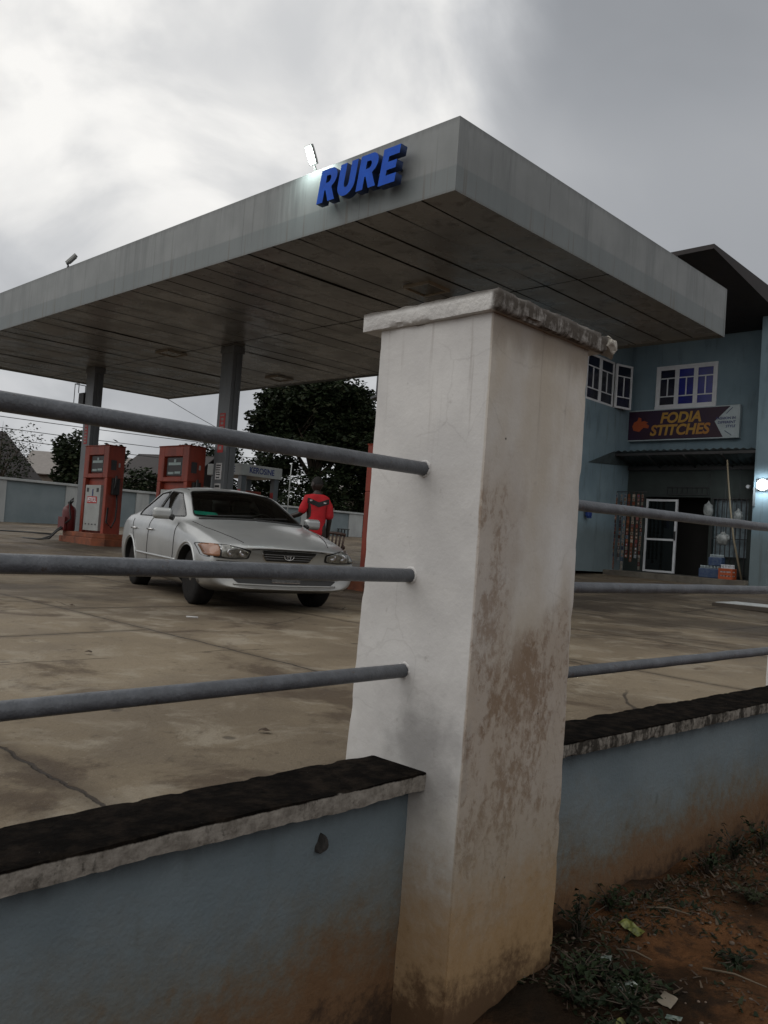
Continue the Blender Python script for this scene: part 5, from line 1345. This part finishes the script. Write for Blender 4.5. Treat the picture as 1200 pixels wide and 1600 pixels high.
    pz = MB(); px_ = bvh.ray_cast(Vector((4, 0, .44)), Vector((-1, 0, 0)))[0].x
    pz.box(px_-.01, -.17, .318, px_+.022, .17, .395); pl_ = pz.build('number_plate', mat('plate_grey', (.10, .10, .10), .5, col2=(.05, .05, .05), scale=40), root, .004)
    pz = MB(); pz.box(px_+.022, -.165, .365, px_+.028, .165, .390); pz.box(px_+.022, -.165, .320, px_+.028, .165, .328); pz.build('plate_frame', M_chrome, pl_)
    text('plate_lettering', 'RSH-482 MK', .060, face_M((px_+.024, 0, .396), (0, 1, 0), (1, 0, 0)), M_paper, pl_, .001, .001) if False else None
    # teal card and reflection of the seats
    h0 = bvh.ray_cast(Vector((4, -.36, 1.035)), Vector((-1, 0, 0)))[0]
    conform('dash_card', [(-.655, 1.030), (-.40, 1.022), (-.40, 1.066), (-.655, 1.074)], 'x', 1, M_teal, root, .03, -.012)
    # roof drip lines and aerial
    for s in (-1, 1): strip('roof_seam', [(.2, s*.53), (-.3, s*.52), (-.8, s*.53)], 'z', 1, M_darkgap, root, .004)
    # wheels
    def wheel(cx, s):
        w = empty('wheel', (cx, s*.765, .315)); w.parent = root; w.location = (cx, s*.715, .315)
        b = MB(); b.lathe([(.20, -.10), (.29, -.105), (.312, -.085), (.318, -.05), (.318, .05), (.312, .085), (.29, .105), (.20, .10)], axis='y', seg=40); b.build('tyre', M_tyre, w)
        b = MB(); b.lathe([(.198, s*.02), (.205, s*.095), (.19, s*.10), (.185, s*.04), (.05, s*.05)], axis='y', seg=36)
        for k in range(7):
            t = 2*math.pi*k/7; c, s_ = math.cos(t), math.sin(t); M0 = Matrix.Rotation(-t, 4, 'Y'); b.M = M0
            b.box(.03, s*.055, -.022, .19, s*.088, .022)
        b.M = Matrix(); b.lathe([(.055, s*.05), (.052, s*.10), (.02, s*.105)], axis='y', seg=16)
        b.build('rim', M_rim, w)
        b = MB(); b.lathe([(.15, s*.0), (.15, s*.03)], axis='y', seg=24); b.build('brake_disc', M_dark, w)
    for cx in (1.435, -1.235):
        for s in (-1, 1): wheel(cx, s)
    b = MB(); b.box(-1.9, -.62, .21, 1.9, .62, .27); b.tube([(1.435, -.7, .31), (1.435, .7, .31)], .04, 6); b.tube([(-1.235, -.7, .31), (-1.235, .7, .31)], .04, 6); b.build('underbody', M_black, root)
    bm.free(); return root
build_car((-2.14, 10.897, .584), rad(-59.9))

# ------------------------------------------------------------------ person by the car
def skin_mesh(name, joints, edges, material, parent, sub=2, root_i=0):
    me = bpy.data.meshes.new(name); me.from_pydata([j[0] for j in joints], edges, []); o = bpy.data.objects.new(name, me); COL.objects.link(o)
    sk = o.modifiers.new('skin', 'SKIN'); sk.use_smooth_shade = True
    for i, j in enumerate(joints):
        v = me.skin_vertices[0].data[i]; r = j[1]; v.radius = r if isinstance(r, tuple) else (r, r); v.use_root = (i == root_i)
    ss = o.modifiers.new('sub', 'SUBSURF'); ss.levels = ss.render_levels = sub
    me.materials.append(material)
    bpy.context.view_layer.update()
    m2 = bpy.data.meshes.new_from_object(o.evaluated_get(bpy.context.evaluated_depsgraph_get())); o.modifiers.clear(); o.data = m2
    for f in m2.polygons: f.use_smooth = True
    if parent: o.parent = parent
    return o
def build_person(loc, rz):
    root = empty('person', loc, rz, 'person in a loose red jersey with a black chest band leaning at the car', 'person')
    # local: back to -y (towards the camera), facing +y; left arm on the -x side
    J = [((0, 0, .92), (.15, .11)), ((0, .0, 1.08), (.14, .10)), ((0, .01, 1.25), (.165, .11)), ((0, .0, 1.40), (.12, .085)), ((0, .01, 1.475), (.058, .056)), ((0, .02, 1.53), (.055, .058)),
         ((-.15, 0, 1.385), .052), ((-.225, .02, 1.16), .042), ((-.36, .16, 1.10), .038), ((-.42, .22, 1.11), (.022, .034)),
         ((.15, 0, 1.385), .052), ((.205, -.02, 1.13), .042), ((.21, .05, .90), .034), ((.21, .07, .83), (.022, .032)),
         ((-.095, 0, .86), .095), ((-.11, .03, .48), .062), ((-.11, -.01, .10), .042), ((-.11, .10, .045), .036), ((-.11, .17, .035), .028),
         ((.095, 0, .86), .095), ((.12, .03, .48), .062), ((.13, -.02, .10), .042), ((.13, .09, .045), .036), ((.13, .16, .035), .028)]
    E_ = [(0, 1), (1, 2), (2, 3), (3, 4), (4, 5), (3, 6), (6, 7), (7, 8), (8, 9), (3, 10), (10, 11), (11, 12), (12, 13), (0, 14), (14, 15), (15, 16), (16, 17), (17, 18), (0, 19), (19, 20), (20, 21), (21, 22), (22, 23)]
    body = skin_mesh('body', J, E_, M_skin, root)
    # head with face, ears
    b = MB(); bmesh.ops.create_icosphere(b.bm, subdivisions=4, radius=1)
    for v in b.bm.verts:
        p = v.co.copy(); x, y, z = p.x*.076, p.y*.095, p.z*.118
        if z < -.02: k = min(1, (-z-.02)/.09); x *= 1-.30*k; y = y*(1-.18*k)+.012*k
        if p.y > .5:
            y += .020*math.exp(-((x/.013)**2+((z+.018)/.026)**2))                 # nose
            y -= .009*math.exp(-(((abs(x)-.030)/.015)**2+((z-.004)/.011)**2))       # sockets
            y += .006*math.exp(-((x/.024)**2+((z+.055)/.008)**2))                 # lips
            y += .005*math.exp(-(((z-.024)/.010)**2))                             # brow
        v.co = Vector((x, y, z))
    for f in b.bm.faces: f.smooth = True
    Mh = Matrix.Translation((-.005, .035, 1.60)) @ Matrix.Rotation(rad(25), 4, 'Z') @ Matrix.Rotation(rad(-8), 4, 'X')
    b.bm.transform(Mh); b.M = Mh
    for s in (-1, 1): b.ball((s*.078, -.005, -.005), .012, .022, .032, 8)
    hd = b.build('head', M_skin, root, smooth=True)
    b = MB(Mh)
    for s in (-1, 1): b.ball((s*.030, .083, .004), .011, .010, .008, 8)
    b.build('eyes', M_paper, hd)
    b = MB(); bmesh.ops.create_icosphere(b.bm, subdivisions=4, radius=1)
    rm = []
    for v in b.bm.verts:
        p = v.co.copy()
        if p.z < (-.05 if p.y < 0 else .32+.15*p.y): rm.append(v)
        v.co = Vector((p.x*.081, p.y*.100-.004, p.z*.124))*(1+noise.noise(p*14)*.02)
    bmesh.ops.delete(b.bm, geom=rm, context='VERTS'); b.bm.transform(Mh); b.build('hair', M_hair, hd, smooth=True)
    # hands: palm is the arm's end; five unequal fingers each
    for s, w, dirv in ((-1, Vector((-.425, .225, 1.11)), Vector((-.75, .60, -.12)).normalized()), (1, Vector((.21, .075, .82)), Vector((.02, .10, -1)).normalized())):
        side = dirv.cross(Vector((0, 0, 1)) if abs(dirv.z) < .8 else Vector((0, 1, 0))).normalized(); dn = dirv.cross(side).normalized()
        if s < 0 and dn.z > 0: dn = -dn
        jj = [(w-dirv*.02, (.020, .030)), (w+dirv*.05, (.016, .036)), (w+dirv*.075, (.014, .036))]; ee = [(0, 1), (1, 2)]
        skin_mesh('palm', jj, ee, M_skin, body, 2)
        for k, (u, ln) in enumerate(((-.028, .068), (-.010, .078), (.010, .074), (.027, .058))):
            a = w+dirv*.070+side*u
            j = [(a, .0095), (a+dirv*ln*.45+dn*.006, .009), (a+dirv*ln*.8+dn*.018, .0085), (a+dirv*ln+dn*.032, .007)]
            skin_mesh('finger', j, [(0, 1), (1, 2), (2, 3)], M_skin, body, 1)
        a = w+dirv*.015-side*.030
        skin_mesh('thumb', [(a, .012), (a-side*.022+dirv*.028, .0105), (a-side*.026+dirv*.058, .009)], [(0, 1), (1, 2)], M_skin, body, 1)
    # loose jersey
    JJ = [((0, 0, .80), (.175, .13)), ((0, 0, .95), (.162, .125)), ((0, .0, 1.12), (.150, .12)), ((0, .01, 1.28), (.152, .115)), ((0, .0, 1.395), (.115, .085)), ((0, .01, 1.455), (.065, .06)),
          ((-.145, 0, 1.385), (.068, .068)), ((-.195, .015, 1.25), (.072, .072)), ((-.225, .03, 1.14), (.070, .070)),
          ((.145, 0, 1.385), (.068, .068)), ((.190, -.01, 1.25), (.072, .072)), ((.205, -.01, 1.10), (.072, .072))]
    EE = [(0, 1), (1, 2), (2, 3), (3, 4), (4, 5), (4, 6), (6, 7), (7, 8), (4, 9), (9, 10), (10, 11)]
    je = skin_mesh('jersey', JJ, EE, M_jersey, root)
    for v in je.data.vertices:
        q = v.co; d = noise.noise(Vector((q.x*7, q.y*7, q.z*4)))*.018 + noise.noise(Vector((q.x*16, q.y*16, q.z*10)))*.007
        v.co += v.normal*d
    bmj = bmesh.new(); bmj.from_mesh(je.data); bv = BVHTree.FromBMesh(bmj)
    # black V band across the back of the shoulders with two small pale marks
    b = MB(); pts = []
    for i in range(41):
        x = -.165+.33*i/40; z = 1.33 + (.055*abs(x)/.15 if abs(x) < .15 else .055) - .025
        pts.append((x, z))
    vs = []
    for x, z in pts:
        row = []
        for k in range(4):
            zz = z+.075*(k/3-.5); h = bv.ray_cast(Vector((x, -1, zz)), Vector((0, 1, 0)))
            row.append(b.bm.verts.new((h[0]+Vector((0, -.006, 0))) if h[0] else Vector((x, -.1, zz))))
        vs.append(row)
    for i in range(40):
        for k in range(3): b.bm.faces.new((vs[i][k], vs[i+1][k], vs[i+1][k+1], vs[i][k+1]))
    bo = b.build('jersey_band', M_jband, je, smooth=True)
    for x, z in ((-.120, 1.36), (.09, 1.335)):
        h = bv.ray_cast(Vector((x, -1, z)), Vector((0, 1, 0)))
        y = (h[0].y if h[0] else -.12) - .012; b = MB(); b.box(x-.018, y, z-.009, x+.018, y+.004, z+.010); b.build('jersey_mark', M_paper, bo)
    bmj.free()
    tr = skin_mesh('trousers', [((0, 0, .93), (.16, .12)), ((0, 0, .84), (.15, .12)), ((-.10, 0, .80), (.10, .105)), ((-.115, .03, .48), (.085, .085)), ((-.115, -.005, .12), (.075, .075)), ((.10, 0, .80), (.10, .105)), ((.125, .03, .48), (.085, .085)), ((.135, -.015, .12), (.075, .075))],
        [(0, 1), (1, 2), (2, 3), (3, 4), (1, 5), (5, 6), (6, 7)], M_trouser, root)
    for s, x, y in ((-1, -.112, .08), (1, .132, .07)):
        b = MB(); b.ball((x, y, .045), .05, .135, .05, 10); b.build('shoe', M_black, root)
build_person((-.99, 12.0, gz(12)), rad(22))
# plastic chair behind
def build_chair(loc, rz):
    r = empty('plastic_chair', loc, rz, 'brown plastic chair with a slatted back standing behind the person', 'chair')
    b = MB(); b.box(-.21, -.22, .42, .21, .22, .45); b.build('seat', M_chair, r, .015)
    for x, y in ((-.22, -.2), (.22, -.2), (-.2, .2), (.2, .2)):
        b = MB(); b.tube([(x*.9, y*.9, .43), (x*1.15, y*1.2, 0)], [.024, .018], 8); b.build('leg', M_chair, r)
    b = MB()
    for k in range(7):
        t = (k-3)/3; b.tube([(t*.12, -.21, .45), (t*.17, -.26-.03*(1-t*t), .70), (t*.19, -.29-.04*(1-t*t), .88)], .017, 6)
    b.tube([(t_*.205/3, -.30-.04*(1-(t_/3)**2), .90-.02*(t_/3)**2) for t_ in (-3, -2, -1, 0, 1, 2, 3)], .022, 8); b.build('backrest', M_chair, r)
    for s in (-1, 1):
        b = MB(); b.tube([(s*.19, -.27, .70), (s*.23, -.05, .67), (s*.23, .18, .64), (s*.21, .20, .43)], .018, 7); b.build('armrest', M_chair, r)
build_chair((-.84, 13.3, gz(13.3)), rad(10))

# ------------------------------------------------------------------ weeds and litter on the dirt
def dz(x, y): return hdirt(x, y)
def weed(x, y, h, n, seed, label, m_=0, name='weed', leaf=.035, group='weeds along the foot of the wall'):
    rnd = random.Random(seed); root = empty(name, (x, y, dz(x, y)), rnd.uniform(0, 6), label, 'weed', group)
    b = MB(); lf = MB()
    for k in range(n):
        a = rnd.uniform(0, 6.28); l = h*rnd.uniform(.5, 1); e = Vector((math.cos(a)*max(l, .10)*rnd.uniform(.3, 1.1), math.sin(a)*max(l, .10)*rnd.uniform(.3, 1.1), l))
        mid = Vector((e.x*.3, e.y*.3, l*.6)); b.tube([(0, 0, -.02), mid, e], [.0035, .0025, .0012], 5)
        for t in range(rnd.randint(4, 8)):
            q = mid.lerp(e, rnd.uniform(-.6, 1.05)) if t else e
            d = Vector((rnd.uniform(-1, 1), rnd.uniform(-1, 1), rnd.uniform(-.5, .5))).normalized()*leaf*rnd.uniform(.4, 1.2)
            w = d.cross(Vector((rnd.uniform(-.4, .4), rnd.uniform(-.4, .4), 1))).normalized()*d.length*.32
            up = Vector((0, 0, d.length*.15))
            vs = [lf._v(p) for p in (q, q+d*.35+w+up, q+d, q+d*.35-w+up)]; mid_ = None
            f = lf.bm.faces.new(vs); f.material_index = 0
    b.build('stem', M_bark, root); lf.build('leaves', M_leaf[m_], root)
weeds = [(.80, 2.98, .16, 9, 0, 'leafy dark weed at the foot of the wall just right of the pillar'),
 (.74, 2.70, .10, 12, 1, 'low spreading weed against the right foot of the pillar'),
 (.86, 2.55, .09, 14, 0, 'dark matted weed nearest the bottom of the pillar'),
 (.98, 3.24, .11, 10, 1, 'weed by the wall left of the yellow wrapper'),
 (1.52, 3.62, .12, 12, 1, 'weed standing beside the wall, third from the right'),
 (1.74, 3.86, .16, 12, 0, 'taller weed beside the wall near the right edge of the photo'),
 (1.96, 4.05, .17, 12, 1, 'weed beside the wall at the far right edge'),
 (.95, 2.38, .07, 12, 1, 'tiny weed at the bottom edge of the photo near the pillar'),
 (1.62, 3.40, .08, 10, 2, 'small weed on the bare earth away from the wall'),
 (.30, 2.26, .12, 3, 0, 'thin climbing stem with few leaves on the near corner of the pillar')]
weeds += [(.70, 2.56, .06, 16, 0, 'flat dark weed tucked against the pillar foot'), (.82, 2.72, .06, 18, 0, 'flat dark weed under the pale crumpled plastic'), (.92, 2.70, .05, 16, 1, 'flat weed left of the dirty paper scrap'), (.78, 2.40, .07, 18, 0, 'dark mat of weed below the small yellow green scrap'), (1.34, 2.92, .05, 12, 0, 'dark flat weed by the longest dry twig')]
for i, (x, y, h, n, m_, lb) in enumerate(weeds): weed(x, y, h*.8, n+8 if h != .12 or n != 3 else n, 40+i, lb, m_, leaf=.030)
# pebbles: more than anyone could count
rnd = random.Random(9); b = MB()
for _ in range(420):
    t = rnd.uniform(.4, 3.4); s = -rnd.random()*1.3+.1; p = PO + dR*t + d1*s; r_ = rnd.uniform(.002, .008)*(1.6 if rnd.random() < .08 else 1)
    M0 = Matrix.Translation((p.x, p.y, dz(p.x, p.y)+r_*.3)) @ Matrix.Rotation(rnd.uniform(0, 6), 4, 'Z') @ Matrix.Diagonal((r_*rnd.uniform(1, 1.6), r_, r_*.7, 1))
    bmesh.ops.create_icosphere(b.bm, subdivisions=1, radius=1, matrix=M0)
o = b.build('pebbles', mat('pebble', (.16, .12, .09), .9, col2=(.05, .04, .03), scale=3), smooth=True); tag(o, 'small pebbles strewn over the red earth', 'pebbles', kind='stuff')
# dead leaves, twigs and grass blades: ground litter nobody could count
rnd = random.Random(3); b = MB()
for _ in range(14000):
    t = rnd.uniform(.35, 3.6); s = -(rnd.random()**1.4)*1.3 + .12; p = PO + dR*t + d1*s
    if noise.noise(Vector((p.x*3.2, p.y*3.2, 0))) + rnd.uniform(-.25, .25) + max(0, s+.35)*.9 < .12: continue
    z = dz(p.x, p.y)+.003; L_ = rnd.uniform(.008, .028); a = rnd.uniform(0, 6.28); d = Vector((math.cos(a), math.sin(a), rnd.uniform(-.2, .8)))*L_; w = Vector((-math.sin(a), math.cos(a), 0))*L_*rnd.uniform(.08, .35)
    c = Vector((p.x, p.y, z)); b.mi = rnd.choice((0, 0, 1, 1, 2, 3))
    f = b.bm.faces.new([b._v(c-w), b._v(c+w), b._v(c+d+w*.4), b._v(c+d-w*.4)]); f.material_index = b.mi
o = b.build('leaf_litter', [M_leaf[0], mat('dead_leaf', (.05, .032, .02), .9), M_leaf[2], mat('dry_straw', (.085, .06, .038), .9)]); tag(o, 'dead leaves, twigs and grass blades scattered on the earth', 'litter', kind='stuff')
def crumple(name, x, y, w, l, rz, m_, label, seed, lift=.012, cat='wrapper'):
    b = MB(); n = 9; vs = []
    for i in range(n):
        r_ = []
        for j in range(n):
            u, v = (i/(n-1)-.5)*w, (j/(n-1)-.5)*l; zz = noise.noise(Vector((u*40, v*40, seed)))*.35*min(w, l)*.6
            r_.append(b._v((u+noise.noise(Vector((v*30, u*9, seed)))*w*.15, v, zz+lift)))
        vs.append(r_)
    for i in range(n-1):
        for j in range(n-1): b.bm.faces.new((vs[i][j], vs[i+1][j], vs[i+1][j+1], vs[i][j+1]))
    o = b.build(name, m_, None); o.location = (x, y, dz(x, y)); o.rotation_euler = (rad(12), rad(-14), rz)
    so = o.modifiers.new('t', 'SOLIDIFY'); so.thickness = .001; return tag(o, label, cat)
M_yel = mat('yellow_foil', (.20, .21, .05), .3, .2, col2=(.07, .08, .03), scale=30)
M_foil = mat('white_foil', (.36, .40, .37), .3, .2, col2=(.07, .11, .09), scale=40)
crumple('snack_wrapper', 1.015, 3.06, .045, .085, .6, M_yel, 'crumpled yellow and silver wrapper lying on the earth', 2, .02)
crumple('plastic_scrap', .845, 2.84, .07, .03, -.4, M_foil, 'thin strip of pale plastic near the foot of the pillar', 5)
crumple('plastic_scrap', .86, 2.66, .12, .05, .1, M_foil, 'pale crumpled plastic lying in the weeds, widest of the scraps', 8)
crumple('paper_scrap', 1.00, 2.64, .055, .045, .8, mat('dirty_paper', (.20, .17, .13), .9), 'small dirty paper scrap on the earth', 12, cat='paper')
crumple('plastic_scrap', .99, 2.54, .05, .02, -.7, M_foil, 'tiny white scrap lowest on the earth', 14)
crumple('plastic_scrap', .80, 2.47, .045, .04, .3, M_yel, 'small yellow green scrap beside the foot of the pillar', 17)
def twig(x, y, l, a, label):
    b = MB(); b.tube([(0, 0, .008), (l*.5, .006, .016), (l, 0, .006)], [.004, .0035, .002], 5); o = b.build('twig', mat('dry_twig', (.14, .11, .075), .9)); o.location = (x, y, dz(x, y)); o.rotation_euler = (0, 0, a); tag(o, label, 'twig', 'dry twigs on the earth')
twig(1.12, 3.22, .16, -.2, 'pale dry twig lying above the yellow wrapper')
twig(.92, 2.92, .12, -.5, 'dark twig lying below the yellow wrapper')
twig(1.20, 2.86, .20, -.5, 'longest dry twig out on the bare earth')
# bits on the forecourt
def forebit(name, x, y, kind, label, cat):
    z = gz(y)+.012; b = MB()
    if kind == 'leaf':
        rn = random.Random(int(x*100)); 
        vs = [b._v((math.cos(a)*.035*rn.uniform(.6, 1.1), math.sin(a)*.022*rn.uniform(.6, 1.1), rn.uniform(0, .012))) for a in [k*.7 for k in range(9)]]
        c = b._v((0, 0, .02))
        for k in range(9): b.bm.faces.new((c, vs[k], vs[(k+1) % 9]))
        o = b.build(name, mat('dead_leaf', (.05, .032, .02), .9))
    else: b.tube([(-.055, 0, .008), (.055, .004, .008)], .008, 7); o = b.build(name, M_paper)
    o.location = (x, y, z); tag(o, label, cat)
forebit('dead_leaf', -.473, 3.798, 'leaf', 'curled dark leaf lying nearest on the forecourt', 'leaf')
forebit('dead_leaf', -3.0, 8.1, 'leaf', 'small dark leaf on the concrete left of the car', 'leaf')
forebit('dead_leaf', -1.9, 5.5, 'leaf', 'dark leaf on the concrete between the middle and lowest rails', 'leaf')
forebit('paper_roll', -1.743, 7.792, 'stick', 'thin white paper roll on the concrete before the car', 'litter')
b = MB(); b.tube([(0, 0, .02), (.9, .1, .03), (1.7, .0, .02)], .025, 6); o = b.build('dark_bar', M_dark); o.location = (-11.0, 23.5, gz(23.5)); o.rotation_euler = (0, 0, rad(-8)); tag(o, 'dark bar lying on the ground at the far left', 'bar')
